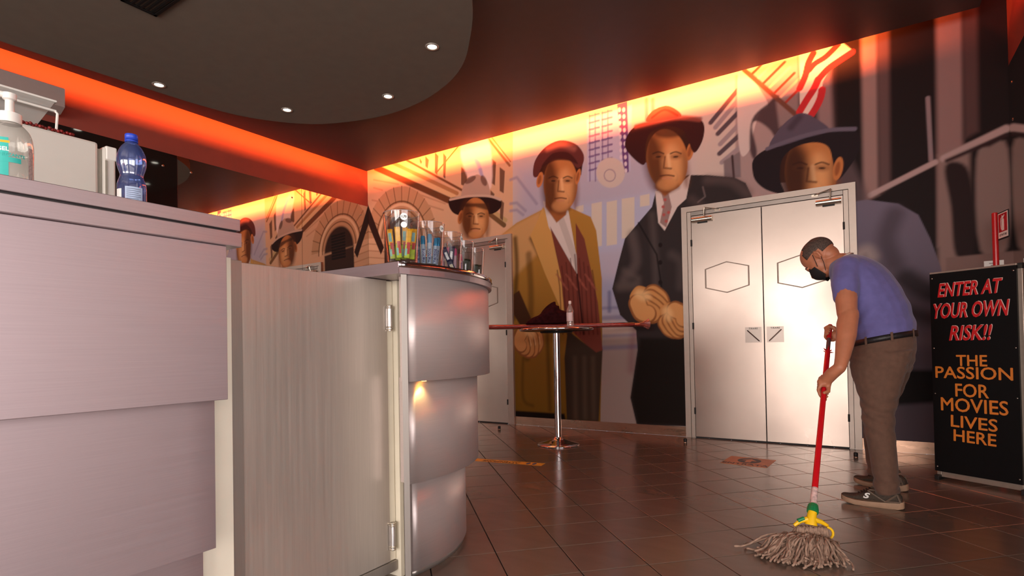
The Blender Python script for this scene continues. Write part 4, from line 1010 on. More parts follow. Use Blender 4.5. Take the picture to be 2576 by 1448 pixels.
from_bm('louver', bm, m_wp, t)

# ================================================================== TABLE AND WHAT LIES ON IT
tb = on_z(1405, 1118, 0); tb = Vector((tb.x, tb.y, 0))
THZ = 1.098
t = thing('bar_table', tb, 'round chrome pedestal bar table in front of the mural', 'table')
o = lathe('base', [(0, 0), (0.195, 0), (0.198, 0.006), (0.192, 0.012), (0.12, 0.028), (0.06, 0.052), (0.036, 0.066), (0.034, 0.075), (0, 0.075)], tb, m_chrome, t, 56)
lathe('column', [(0.032, 0.07), (0.032, THZ - 0.05), (0, THZ - 0.05)], tb, m_chrome, t, 36, smooth=False); auto_smooth(t.children[-1])
lathe('top_bracket', [(0, THZ - 0.052), (0.15, THZ - 0.046), (0.155, THZ - 0.03), (0, THZ - 0.03)], tb, m_black, t, 36)
m_ttop = mat('dark_wood_tabletop', (58, 28, 22), rough=0.3, var=0.2, scale=10)
lathe('table_top', [(0, THZ - 0.030), (0.32, THZ - 0.030), (0.336, THZ - 0.026), (0.336, THZ - 0.004), (0.33, THZ), (0, THZ)], tb, m_ttop, t, 64, smooth=False); auto_smooth(t.children[-1])
lathe('edge_band', [(0.3365, THZ - 0.027), (0.346, THZ - 0.024), (0.349, THZ - 0.015), (0.346, THZ - 0.006), (0.3365, THZ - 0.003)], tb, m_chrome, t, 64)
# long wrapped roll lying across the table, flared cellophane end
U = Vector((0.79, 0.61, 0)).normalized()
m_wrap = mat('red_cellophane', (150, 54, 48), rough=0.22, var=0.35, scale=26, stretch=(1, 1, 5), coat=0.5)
m_wrap2 = clear_mat('pink_cellophane', (236, 170, 160), 0.2, 0.12, 0.55, (190, 96, 88))
zc = THZ + 0.0255
cd = Vector((0.84, 0.54, 0)).normalized(); cs = Vector((-cd.y, cd.x, 0))
mid_ = on_z(1440, 819, zc); ca_ = mid_ - cd * 0.86; cb = mid_ + cd * 0.60
t = thing('wrapped_roll', (ca_ + cb) / 2 - Vector((0, 0, 0.02)), 'long flat roll wrapped in red cellophane lying across the bar table', 'roll')
def flat_tube(name, secs, material, parent):
    bm = bmesh.new(); R_ = []
    for p, w, h in secs:
        R_.append([bm.verts.new(p + cs * (w * math.cos(2 * PI * k / 14)) + Vector((0, 0, h * math.sin(2 * PI * k / 14)))) for k in range(14)])
    for a, b in zip(R_[:-1], R_[1:]):
        for k in range(14): bm.faces.new((a[k], a[(k + 1) % 14], b[(k + 1) % 14], b[k]))
    bm.faces.new(R_[0][::-1]); bm.faces.new(R_[-1])
    return from_bm(name, bm, material, parent, True)
L_ = (cb - ca_).length
flat_tube('roll', [(ca_ + cd * (L_ * k / 12), 0.075 + 0.002 * (k % 2), 0.0240) for k in range(13)], m_wrap, t)
bm = bmesh.new(); R_ = []
for s, w, h in ((0, 0.074, 0.020), (0.05, 0.06, 0.016), (0.10, 0.055, 0.024), (0.15, 0.075, 0.050)):
    R_.append([bm.verts.new(cb + cd * s + cs * (w * math.cos(2 * PI * k / 18)) + Vector((0, 0, h * math.sin(2 * PI * k / 18) * (1 + 0.12 * ((k % 3) - 1) * (s / 0.15)) + s * 0.03))) for k in range(18)])
for a, b in zip(R_[:-1], R_[1:]):
    for k in range(18): bm.faces.new((a[k], a[(k + 1) % 18], b[(k + 1) % 18], b[k]))
from_bm('flared_wrapper_end', bm, m_wrap2, t)
# dark cloth bundle behind the roll
m_cloth = mat('dark_red_cloth', (50, 14, 16), rough=0.9, spec=0.1, var=0.35, scale=30, bump=0.3)
def blob(name, prims, voxel, material, parent=None, smooth=6, factor=0.5):
    """closed primitives fused into one continuous surface"""
    bm = bmesh.new()
    for pr_ in prims:
        if pr_[0] == 'loft':
            R2 = []
            for (cc, a, b, ux, uy) in pr_[1]:
                R2.append([bm.verts.new(cc + ux * (a * math.cos(2 * PI * k / 20)) + uy * (b * math.sin(2 * PI * k / 20))) for k in range(20)])
            for a, b in zip(R2[:-1], R2[1:]):
                for k in range(20): bm.faces.new((a[k], a[(k + 1) % 20], b[(k + 1) % 20], b[k]))
            bm.faces.new(R2[0][::-1]); bm.faces.new(R2[-1])
        elif pr_[0] == 'tube':
            pts, rad = pr_[1], pr_[2]
            add_tube(bm, pts, rad, 16)
            for p, r in ((pts[0], rad[0]), (pts[-1], rad[-1])):
                bmesh.ops.create_uvsphere(bm, u_segments=14, v_segments=8, radius=r * 0.995, matrix=Matrix.Translation(Vector(p)))
            for p, r in list(zip(pts, rad))[1:-1]:
                bmesh.ops.create_uvsphere(bm, u_segments=14, v_segments=8, radius=r * 0.985, matrix=Matrix.Translation(Vector(p)))
        elif pr_[0] == 'ell':
            cc, ax, Rm = pr_[1], pr_[2], pr_[3]
            bmesh.ops.create_uvsphere(bm, u_segments=24, v_segments=16, radius=1.0, matrix=Matrix.Translation(Vector(cc)) @ Rm.to_4x4() @ Matrix.Diagonal((ax[0], ax[1], ax[2], 1)))
    bmesh.ops.recalc_face_normals(bm, faces=bm.faces)
    me = bpy.data.meshes.new(name); bm.to_mesh(me); bm.free()
    ob = bpy.data.objects.new(name, me); COL.objects.link(ob)
    r = ob.modifiers.new('fuse', 'REMESH'); r.mode = 'VOXEL'; r.voxel_size = voxel; r.use_smooth_shade = True
    s = ob.modifiers.new('soften', 'SMOOTH'); s.iterations = smooth; s.factor = factor
    bpy.context.view_layer.update()
    me2 = bpy.data.meshes.new_from_object(ob.evaluated_get(bpy.context.evaluated_depsgraph_get()))
    bpy.data.objects.remove(ob); bpy.data.meshes.remove(me)
    me2.name = name; me2.materials.clear(); me2.materials.append(material)
    me2.polygons.foreach_set('use_smooth', [True] * len(me2.polygons))
    return link(bpy.data.objects.new(name, me2), parent)
I3 = Matrix.Identity(3)
q = lambda px, py: on_plane(px, py, (0, tb.y + 0.10, 0), (0, 1, 0))
zt = THZ
def RX(a): return Matrix.Rotation(a, 3, 'Y')
p_ = q(1390, 790)
cy0 = tb.y + 0.20
o = blob('cloth_bundle', [('ell', (q(1368, 800).x, cy0, zt + 0.038), (0.10, 0.06, 0.036), RX(-0.35)), ('ell', (q(1386, 788).x, cy0, zt + 0.085), (0.13, 0.05, 0.034), RX(-0.55)),
                          ('ell', (q(1412, 795).x, cy0, zt + 0.062), (0.10, 0.07, 0.060), RX(0.1)), ('ell', (q(1390, 775).x, cy0 + 0.01, zt + 0.135), (0.085, 0.028, 0.024), RX(-0.7)),
                          ('ell', (q(1398, 812).x, cy0, zt + 0.024), (0.16, 0.075, 0.022), RX(0))], 0.009, m_cloth, None, 3)
ctr = on_z(1384, 812, zc + 0.03)
cxm = sum((v.co.x for v in o.data.vertices)) / len(o.data.vertices)
o.data.transform(Matrix.Translation((ctr.x, ctr.y, zt)) @ Matrix.Rotation(0.571, 4, 'Z') @ Matrix.Diagonal((1.18, 1.0, 1.22, 1)) @ Matrix.Translation((-cxm, -cy0, -zt)))
zmin = min(v.co.z for v in o.data.vertices); o.data.transform(Matrix.Translation((0, 0, zc + 0.0245 - zmin - 0.028)))
for v in o.data.vertices: v.co.z = max(v.co.z, zc + 0.0245)
tag(o, 'dark maroon cloth heaped on the wrapped roll on the bar table', 'cloth')
# small clear bottle
bp = on_plane(1439, 812, (0, tb.y - 0.10, 0), (0, 1, 0))
bq = Vector((bp.x, tb.y - 0.135, THZ))
t = thing('spray_bottle', bq, 'small clear plastic bottle standing on the bar table', 'bottle')
lathe('body', [(0, 0.001), (0.030, 0.0), (0.033, 0.006), (0.033, 0.03), (0.031, 0.036), (0.033, 0.042), (0.033, 0.135)] + [(float(a), float(b)) for a, b in curve_pts([(0.033, 0.135), (0.030, 0.155), (0.018, 0.185), (0.011, 0.200), (0.011, 0.212)], 4)], bq, clear_mat('clear_pet', (250, 238, 232), 0.14, 0.05, 0.22, (240, 214, 204)), t, 32)
lathe('cap', [(0.0115, 0.205), (0.0135, 0.206), (0.014, 0.226), (0.011, 0.234), (0, 0.236)], bq, mat('pale_cap', (236, 206, 196), rough=0.4), t, 24)
wrap_label('label', bq.x, bq.y, 0.0335, -2.6, -0.4, THZ + 0.05, THZ + 0.128, mat('pale_pink_label', (226, 190, 186), rough=0.5), t)

# ================================================================== FLOOR BITS
for px, py, lab in ((1256, 1079, 'black rubber doorstop on the floor by the left door'), (1724, 1112, 'black rubber doorstop left of the double door'), (2153, 1149, 'black rubber doorstop right of the double door')):
    p = on_z(px, py, 0)
    t = thing('doorstop', p, lab, 'doorstop', 'doorstops on the floor')
    lathe('base_disc', [(0, 0), (0.016, 0), (0.016, 0.004), (0, 0.004)], p, m_skirt, t, 20, smooth=False)
    lathe('rubber', [(0.014, 0.004), (0.0155, 0.012), (0.0155, 0.030), (0.013, 0.036), (0, 0.037)], p, m_black, t, 20)
def decal_frame(P):
    """P: four floor corners (near-left, far-left, far-right, near-right)"""
    P = [Vector((p.x, p.y, 0)) for p in P]
    c = sum(P, Vector()) / 4; x = ((P[3] - P[0]) + (P[2] - P[1])).normalized(); y = Vector((-x.y, x.x, 0))
    w = ((P[3] - P[0]).length + (P[2] - P[1]).length) / 2; h = ((P[1] - P[0]).length + (P[2] - P[3]).length) / 2
    return basis(c, x, y), w, h
m_kraft = mat('orange_brown_sticker', (190, 128, 74), rough=0.45, var=0.12, scale=12)
m_dprint = mat('dark_grey_print', (56, 42, 40), rough=0.5, var=0.2, scale=20)
B, w, h = decal_frame([on_z(1813, 1164), on_z(1838, 1146), on_z(1951, 1157), on_z(1931, 1177)])
t = thing('floor_sticker', B.translation, 'worn orange entrance sticker with an arrow in front of the double door', 'sticker')
def flat(name, pts, z0, z1, material, parent, B):
    bm = bmesh.new(); add_prism(bm, pts, z0, z1); bmesh.ops.transform(bm, matrix=B, verts=bm.verts); return from_bm(name, bm, material, parent)
flat('sheet', [(-w / 2, -h / 2), (w / 2, -h / 2), (w / 2, h / 2), (-w / 2, h / 2)], 0.0002, 0.0008, m_kraft, t, B)
flat('disc', [(0.085 * math.cos(2 * PI * k / 40) + 0.0, 0.035 + 0.10 * math.sin(2 * PI * k / 40)) for k in range(40)], 0.0009, 0.0012, m_dprint, t, B)
flat('arrow', [(-0.02, -0.035), (0.02, -0.035), (0.02, 0.035), (0.055, 0.035), (0.0, 0.105), (-0.055, 0.035), (-0.02, 0.035)], 0.0013, 0.0015, m_kraft, t, B)
text('lettering', 'ENTRATA', 0.07, m_dprint, B @ Matrix.Translation((0, -0.112, 0.0011)), t, bold=0.002, extrude=0.0002, spacing=1.1)
m_ystr = mat('yellow_tape', (230, 172, 50), rough=0.45, var=0.1, scale=20)
B, w, h = decal_frame([on_z(1180, 1158), on_z(1182, 1151), on_z(1362, 1163), on_z(1353, 1172)])
w2 = w + 0.75; B = B @ Matrix.Translation((-(w2 - w) / 2 + 0.03, 0, 0)); h = 0.095
t = thing('floor_tape', B.translation, 'yellow distancing strip with black lettering on the floor beside the curved counter', 'sticker')
flat('strip', [(-w2 / 2, -h / 2), (w2 / 2, -h / 2), (w2 / 2, h / 2), (-w2 / 2, h / 2)], 0.0002, 0.0008, m_ystr, t, B)
B2 = B @ Matrix.Rotation(PI, 4, 'Z')
text('lettering', 'ATTENZIONE', 0.052, m_ink, B2 @ Matrix.Translation((-w2 / 2 + 0.36, 0.016, 0.0010)), t, bold=0.0012, extrude=0.0002)
for k in range(3):
    flat('small_print', [(w2 / 2 - 0.50 + k * 0.11, 0.018), (w2 / 2 - 0.42 + k * 0.11, 0.018), (w2 / 2 - 0.42 + k * 0.11, 0.028), (w2 / 2 - 0.50 + k * 0.11, 0.028)], 0.0009, 0.0011, m_ink, t, B)
m_foot = mat('blue_print', (50, 84, 130), rough=0.5)
for k in range(2):
    cx_, cy_ = w2 / 2 - 0.075 - k * 0.05, 0.0
    flat('footprint', [(cx_ + 0.016 * math.cos(2 * PI * j / 20), cy_ + 0.034 * math.sin(2 * PI * j / 20)) for j in range(20)], 0.0009, 0.0012, m_foot, t, B)

# ================================================================== THE SIGN BOARD
SL, SR = on_z(2351, 1203, 0), on_z(2571, 1243, 0)
SU = (SR - SL); SU.z = 0; SWD = SU.length; SU.normalize(); SN = Vector((SU.y, -SU.x, 0))          # SN looks to the camera side
if SN.dot(-SL) < 0: SN = -SN
SB = basis(SL, SU, (0, 0, 1), SN)
def sb(px, py):
    p = on_plane(px, py, SL, SN) - SL; return p.dot(SU), p.z
m_sblack = mat('black_board', (12, 9, 10), rough=0.6, spec=0.15, var=0.1, scale=20)
m_salu = mat('sign_aluminium', (186, 170, 156), rough=0.35, metal=0.7)
m_sred = mat('red_lettering', (196, 18, 24), rough=0.45, var=0.03)
m_spale = mat('pale_lettering', (232, 190, 180), rough=0.5, var=0.03)
m_sorg = mat('orange_lettering', (214, 120, 36), rough=0.5, var=0.03)
t = thing('sign_board', (SL + SR) / 2, 'tall black standing sign with red and orange lettering', 'sign')
def sbox(name, lo, hi, material, parent=t, bevel=0.0): return box(name, lo, hi, material, parent, bevel, SB)
ul, vt = sb(2338, 690); _, vb = sb(2350, 1182); ur, vtr = sb(2556, 667)
top = (vt + vtr) / 2
sbox('panel', (ul, vb, -0.018), (ur, top, 0.0), m_sblack, bevel=0.001)
for a, b in ((ul + 0.003, ul + 0.028), (ur - 0.002, ur + 0.021)): sbox('post', (a, 0.03, -0.045), (b, top + 0.002, -0.0185), m_salu, bevel=0.001)
sbox('top_rail', (ul, top + 0.001, -0.045), (ur, top + 0.012, -0.002), m_salu, bevel=0.001)
sbox('bottom_rail', (ul + 0.03, 0.018, -0.04), (ur - 0.004, 0.052, -0.016), m_salu, bevel=0.001)
for a in (ul + 0.004, ur - 0.003): sbox('foot', (a, 0.0, -0.28), (a + 0.026, 0.03, 0.02), m_black, bevel=0.002)
sbox('corner_cap', (ur - 0.004, top - 0.02, -0.047), (ur + 0.022, top + 0.014, -0.0185), m_black)
for u in (ul + 0.014, ur - 0.014):
    for v in (vb + 0.03, (vb + top) / 2 - 0.14, (vb + top) / 2 + 0.16, top - 0.03):
        lathe('screw', [(0, 0.0015), (0.004, 0.001), (0.0045, 0)], (0, 0, 0), m_screw, t, 10, SB @ Matrix.Translation((u, v, 0.0)))
def sign_line(body, pxa, pxb, pya, pyb, slant, rot, material, z, shadow=None, spacing=1.0):
    """one line of lettering stretched to the measured width and height"""
    ua, va = sb(pxa, (pya + pyb) / 2); ub, vb_ = sb(pxb, (pya + pyb) / 2); _, v1 = sb((pxa + pxb) / 2, pya); _, v0 = sb((pxa + pxb) / 2, pyb)
    H_ = v1 - v0; W_ = ub - ua
    for mt, du, dv, zz in ((shadow, 0.0034, 0.0026, z), (material, 0, 0, z + 0.0008)):
        fat = 0.0 if slant else 0.0016
        if mt is None: continue
        me = text_mesh(body, 0.1, extrude=0.0003, bold=0.0022 if slant else 0.0, shear=slant, spacing=spacing)
        xs = [v.co.x for v in me.vertices]; ys_ = [v.co.y for v in me.vertices]
        sx = W_ / (max(xs) - min(xs)); sy = H_ / (max(ys_) - min(ys_))
        mxx, myy = (max(xs) + min(xs)) / 2, (max(ys_) + min(ys_)) / 2
        for v in me.vertices: v.co = Vector(((v.co.x - mxx) * sx, (v.co.y - myy) * sy, v.co.z))
        me.transform(SB @ Matrix.Translation(((ua + ub) / 2 + du, (v1 + v0) / 2 + dv, zz)) @ Matrix.Rotation(rot, 4, 'Z'))
        if fat:
            b2 = bmesh.new()
            for k, (ox, oy) in enumerate(((-fat, 0), (fat, 0), (0, fat), (0, -fat), (0, 0))):
                m2 = me.copy(); m2.transform(Matrix.Translation(SU * ox + Vector((0, 0, oy)) + SN * (0.00005 * k))); b2.from_mesh(m2); bpy.data.meshes.remove(m2)
            b2.to_mesh(me); b2.free()
        me.materials.clear(); me.materials.append(mt)
        link(bpy.data.objects.new('lettering' if mt is material else 'lettering_edge', me), t)
sign_line('ENTER AT', 2358, 2522, 706, 742, 0.25, 0.0, m_sred, 0.0004, m_spale)
sign_line('YOUR OWN', 2348, 2540, 758, 798, 0.25, 0.0, m_sred, 0.0004, m_spale)
sign_line('RISK!!', 2387, 2496, 817, 856, 0.25, 0.0, m_sred, 0.0004, m_spale)
sign_line('THE', 2406, 2483, 893, 920, 0, 0, m_sorg, 0.0004)
sign_line('PASSION', 2354, 2548, 923, 953, 0, 0, m_sorg, 0.0004)
sign_line('FOR', 2404, 2487, 966, 999, 0, 0, m_sorg, 0.0004)
sign_line('MOVIES', 2368, 2536, 1004, 1038, 0, 0, m_sorg, 0.0004)
sign_line('LIVES', 2393, 2509, 1049, 1079, 0, -0.02, m_sorg, 0.0004)
sign_line('HERE', 2400, 2506, 1086, 1115, 0, -0.02, m_sorg, 0.0004)
# red extinguisher post behind the sign, notice on the wall
pp = on_plane(2504, 600, (0.0, 5.12, 0), (0, 1, 0))
m_post = mat('red_enamel', (186, 22, 26), rough=0.25, var=0.03)
t = thing('extinguisher_post', (pp.x, pp.y, 0), 'red pole with a fire extinguisher sign behind the black sign board', 'post')
zt_ = on_plane(2504, 535, (0.0, 5.12, 0), (0, 1, 0)).z
lathe('pole', [(0.0, 0.02), (0.0175, 0.02), (0.0175, zt_ - 0.004), (0.014, zt_), (0, zt_)], (pp.x, pp.y, 0), m_post, t, 24, smooth=False); auto_smooth(t.children[-1])
lathe('foot_plate', [(0, 0), (0.13, 0), (0.13, 0.008), (0.02, 0.022), (0, 0.022)], (pp.x, pp.y, 0), m_post, t, 32)
fx = Vector((0.22, -0.97, 0)).normalized(); Bf = basis((pp.x + 0.012, pp.y - 0.018, zt_ - 0.105), fx, (0, 0, 1))
if (Bf.to_3x3() @ Vector((0, 0, 1))).dot(Vector((-1, -1, 0))) < 0: Bf = basis((pp.x + 0.012, pp.y - 0.018, zt_ - 0.105), -fx, (0, 0, 1)) @ Matrix.Translation((-0.15, 0, 0))
pl = box('sign_plate', (0.0, -0.095, -0.006), (0.15, 0.095, 0.0), m_black, t, 0.001, Bf)
box('white_field', (0.008, -0.085, 0.0), (0.142, 0.087, 0.001), m_label, pl, 0, Bf); box('red_field', (0.016, -0.045, 0.001), (0.134, 0.080, 0.0018), m_post, pl, 0, Bf)
def ffl(name, pts, z, mt):
    bm = bmesh.new(); add_prism(bm, pts, z, z + 0.0006); bmesh.ops.transform(bm, matrix=Bf, verts=bm.verts); return from_bm(name, bm, mt, pl)
ffl('extinguisher_body', [(0.06, -0.036), (0.092, -0.036), (0.092, 0.035), (0.086, 0.046), (0.066, 0.046), (0.06, 0.035)], 0.0018, m_label)
ffl('extinguisher_head', [(0.068, 0.048), (0.084, 0.048), (0.100, 0.066), (0.096, 0.070), (0.080, 0.060), (0.070, 0.068), (0.062, 0.066)], 0.0018, m_label)
ffl('extinguisher_hose', [(0.064, 0.058), (0.050, 0.050), (0.044, 0.030), (0.046, 0.0), (0.052, -0.028), (0.056, -0.028), (0.051, 0.0), (0.050, 0.028), (0.054, 0.044), (0.066, 0.052)], 0.0018, m_label)
text('lettering', 'ESTINTORE', 0.02, m_ink, Bf @ Matrix.Translation((0.075, -0.066, 0.0012)), pl, bold=0.0004, extrude=0.0002)
a, b = on_y(2475, 657, WY), on_y(2526, 681, WY)
o = thing('wall_notice', ((a.x + b.x) / 2, WY, b.z), 'small white printed notice on the mural behind the red pole', 'notice')
box('paper', (a.x, WY - 0.003, b.z - 0.02), (b.x, WY - 0.0005, a.z), m_label, o)
for k in range(4): box('print_line', (a.x + 0.03 + 0.01 * (k % 2), WY - 0.0036, a.z - 0.022 - k * 0.017), (b.x - 0.03 - 0.02 * (k % 3), WY - 0.003, a.z - 0.017 - k * 0.017), mat('grey_ink', (120, 110, 104), rough=0.6), o)

# ================================================================== THE MAN WITH THE MOP
MF = Vector((-0.98, 0.20, 0)).normalized(); ML = Vector((-MF.y, MF.x, 0)); UPV = Vector((0, 0, 1))
MO = Vector((-0.02, 3.655, 0)) - ML * 0.17
def mp(px, py, l=0.0): return on_plane(px, py, MO + ML * l, ML)
m_skin = mat('skin', (178, 110, 78), rough=0.5, var=0.10, scale=18, bump=0.12, sheen=0.1)
m_shirt = mat('blue_violet_jersey', (96, 90, 146), rough=0.85, var=0.10, scale=26, bump=0.25, sheen=0.2)
m_trous = mat('brown_cotton', (96, 68, 54), rough=0.9, var=0.12, scale=40, bump=0.3, sheen=0.1)
m_hair = mat('grey_brown_hair', (74, 58, 50), rough=0.8, var=0.5, scale=140, bump=0.6)
m_mask = mat('black_cloth_mask', (24, 20, 20), rough=0.85, var=0.2, scale=60, bump=0.2)
m_belt = mat('black_braided_belt', (26, 22, 24), rough=0.5, var=0.5, scale=110, bump=0.6)
m_collar = mat('pale_collar', (214, 190, 176), rough=0.8)
man = thing('person', MO, 'person in a violet blue t-shirt and brown trousers bending forward to mop the floor', 'person')
def sag(pf, pb, a, l=0.0, grow=0.0):
    """cross-section of trunk or leg from its front and back outline points"""
    A, B_ = mp(pf[0], pf[1], l), mp(pb[0], pb[1], l)
    uy = (A - B_).normalized()
    return ((A + B_) / 2, a + grow, (A - B_).length / 2 + grow, ML, uy)
def secs(lst, n=4, grow=0.0):
    """smoothly interpolated sections"""
    P = [list(mp(f[0], f[1], l)) + list(mp(b[0], b[1], l)) + [a] for f, b, a, l in lst]
    out = []
    for v in curve_pts(P, n):
        A, B_ = Vector(v[0:3]), Vector(v[3:6]); uy = (A - B_).normalized()
        out.append(((A + B_) / 2, v[6] + grow, (A - B_).length / 2 + grow, ML, uy))
    return out
TORSO = [((2090, 668), (2142, 640), 0.075, 0), ((2092, 690), (2172, 645), 0.165, 0), ((2098, 716), (2208, 660), 0.188, 0), ((2106, 745), (2240, 688), 0.186, 0), ((2126, 790), (2272, 735), 0.178, 0), ((2143, 832), (2294, 785), 0.174, 0), ((2150, 862), (2306, 838), 0.172, 0)]
PELV = [((2149, 856), (2302, 838), 0.166, 0), ((2146, 885), (2304, 868), 0.176, 0), ((2142, 915), (2300, 900), 0.18, 0), ((2150, 950), (2288, 935), 0.17, 0)]
LEGN = [((2146, 895), (2296, 880), 0.098, 0.085), ((2140, 925), (2286, 915), 0.105, 0.095), ((2152, 965), (2272, 958), 0.098, 0.11), ((2166, 1010), (2258, 1005), 0.090, 0.125), ((2171, 1055), (2250, 1052), 0.080, 0.14), ((2180, 1100), (2252, 1098), 0.074, 0.15), ((2190, 1150), (2256, 1150), 0.070, 0.16), ((2198, 1200), (2260, 1200), 0.067, 0.165), ((2203, 1241), (2263, 1240), 0.065, 0.17)]
LEGF = [((2160, 895), (2304, 880), 0.098, -0.085), ((2162, 925), (2298, 915), 0.105, -0.10), ((2166, 965), (2282, 958), 0.098, -0.12), ((2172, 1010), (2262, 1003), 0.086, -0.14), ((2172, 1055), (2246, 1050), 0.078, -0.16), ((2174, 1100), (2236, 1098), 0.072, -0.175), ((2180, 1150), (2234, 1150), 0.066, -0.19), ((2184, 1190), (2232, 1192), 0.064, -0.20)]
# head frame
HC = mp(2061, 648, 0.0); HP = math.radians(50)
hf = (MF * math.cos(HP) - UPV * math.sin(HP)); hu = (MF * math.sin(HP) + UPV * math.cos(HP)); hl = ML
HR = Matrix((hf, hl, hu)).transposed()
def hp(f, l, u): return HC + hf * f + hl * l + hu * u
# mop handle line
HT = mp(2088, 822, -0.02); HB = on_z(2044, 1288, 0.16)
AX = (HT - HB).normalized(); HRAD = 0.0138
def handle_at(py):
    a, b = 0.0, 1.0
    for _ in range(40):
        m_ = (a + b) / 2; y = project(HB + (HT - HB) * m_)[1]
        if y > py: a = m_
        else: b = m_
    return HB + (HT - HB) * a
G1 = handle_at(838); G2 = handle_at(972)
def fingers(G, e1, side, s_list, start=35, sweep=(170, 185, 180, 165), slant=0.0, rf=0.0088):
    """fingers closing round the shaft: e1 = palm side, side = the way they wrap"""
    e1 = (e1 - AX * e1.dot(AX)).normalized(); e2 = (side - AX * side.dot(AX) - e1 * side.dot(e1)).normalized()
    out = []
    for i, s in enumerate(s_list):
        pts, rad = [], []
        n = 7
        K = G + e1 * 0.036 + e2 * 0.006 + AX * (s + slant * 0.02)
        pts.append(K); rad.append(rf * 1.14)
        for k in range(n):
            a = math.radians(start + sweep[i] * k / (n - 1))
            rr = HRAD + rf * 0.92 + (0.010 * (1 - k / (n - 1)) if k < 2 else 0)
            pts.append(G + (e1 * math.cos(a) + e2 * math.sin(a)) * rr + AX * (s - slant * 0.012 * k)); rad.append(rf * (1.08 - 0.22 * k / (n - 1)))
        out.append(('tube', pts, rad))
    return out, e1, e2
_n = (on_z(2113, 1262) + on_z(2275, 1287)) / 2; SHOE_N = Vector((_n.x, _n.y, 0)) - ML * 0.038
_f = on_z(2146, 1214); SHOE_F = Vector((_f.x, _f.y, 0)) + Vector((0.150, -0.045, 0))
body = []
body.append(('loft', secs(TORSO, 3, -0.008) ))
body.append(('loft', secs(PELV, 3, -0.008)))
body.append(('loft', secs(LEGN, 3, -0.008) )); body.append(('loft', secs(LEGF, 3, -0.008)))
# ankles and feet inside the shoes
for C_, l, kn in ((SHOE_N, 0.165, (2232, 1215)), (SHOE_F, -0.20, (2208, 1165))):
    a = mp(kn[0], kn[1], l); b = C_ - MF * 0.068 + UPV * 0.085
    body.append(('tube', [a, b, b + MF * 0.075 - UPV * 0.030], [0.036, 0.027, 0.015]))
# neck and head
body.append(('tube', [mp(2140, 668, 0), mp(2116, 662, 0), mp(2086, 664, 0)], [0.070, 0.062, 0.058]))
body += [('ell', hp(-0.012, 0, 0.028), (0.104, 0.078, 0.088), HR), ('ell', hp(0.028, 0, -0.025), (0.066, 0.066, 0.085), HR), ('ell', hp(0.044, 0, -0.085), (0.040, 0.050, 0.034), HR),
         ('ell', hp(-0.045, 0, -0.03), (0.055, 0.060, 0.06), HR), ('ell', hp(0.088, 0, 0.002), (0.014, 0.046, 0.013), HR),
         ('tube', [hp(0.090, 0, -0.012), hp(0.108, 0, -0.046), hp(0.092, 0, -0.056)], [0.010, 0.015, 0.012])]
for s in (-1, 1):                                                              # ears
    body.append(('tube', [hp(-0.004, s * 0.074, 0.012), hp(-0.016, s * 0.083, 0.020), hp(-0.026, s * 0.085, 0.006), hp(-0.022, s * 0.083, -0.016), hp(-0.010, s * 0.076, -0.030)], [0.007, 0.0075, 0.0075, 0.007, 0.008]))
    body.append(('ell', hp(-0.012, s * 0.074, -0.004), (0.014, 0.008, 0.022), HR)); body.append(('ell', hp(0.056, s * 0.042, -0.040), (0.026, 0.018, 0.024), HR))
# near arm (left)
SHN, ELN, WRN = mp(2128, 694, 0.17), mp(2131, 790, 0.235), None
G2p = G2
e1n = (ML * 0.9 + UPV * 0.25 - MF * 0.1)
lw = (G2p - MO).dot(ML) + 0.045
WRN = mp(2113, 924, lw)
ELN = mp(2131, 790, 0.16 + (lw - 0.16) * 0.42)
lk = lambda t_: (ELN - MO).dot(ML) + (lw - (ELN - MO).dot(ML)) * t_
body.append(('tube', [SHN, mp(2128, 742, 0.17 + ((ELN - MO).dot(ML) - 0.17) * 0.55), ELN], [0.064, 0.057, 0.050]))
body.append(('tube', [ELN + MF * -0.010, mp(2131, 815, lk(0.18)), mp(2129, 842, lk(0.38)), mp(2124, 872, lk(0.60)), mp(2119, 900, lk(0.81)), WRN], [0.049, 0.052, 0.050, 0.043, 0.036, 0.030]))
fn, E1, E2 = fingers(G2, e1n, MF + UPV * 0.1, (0.033, 0.011, -0.011, -0.031), start=30, sweep=(185, 195, 190, 175), slant=0.7)
body += fn
PC = G2 + E1 * 0.034 - E2 * 0.010 + AX * 0.006
body.append(('tube', [WRN, (WRN + PC) / 2 + E1 * 0.008, PC + E1 * 0.003, G2 + E1 * 0.034 + E2 * 0.008], [0.030, 0.033, 0.031, 0.024]))
body.append(('tube', [PC + AX * 0.022, PC + AX * 0.020 + E2 * 0.022], [0.019, 0.016])); body.append(('tube', [PC - AX * 0.020, PC - AX * 0.022 + E2 * 0.020], [0.018, 0.015]))
body.append(('tube', [PC - E2 * 0.018 - AX * 0.004, G2 + E1 * 0.020 - E2 * 0.024 - AX * 0.026, G2 + E1 * 0.012 - E2 * 0.024 - AX * 0.052, G2 + E1 * 0.020 - E2 * 0.006 - AX * 0.070], [0.014, 0.0115, 0.0105, 0.009]))
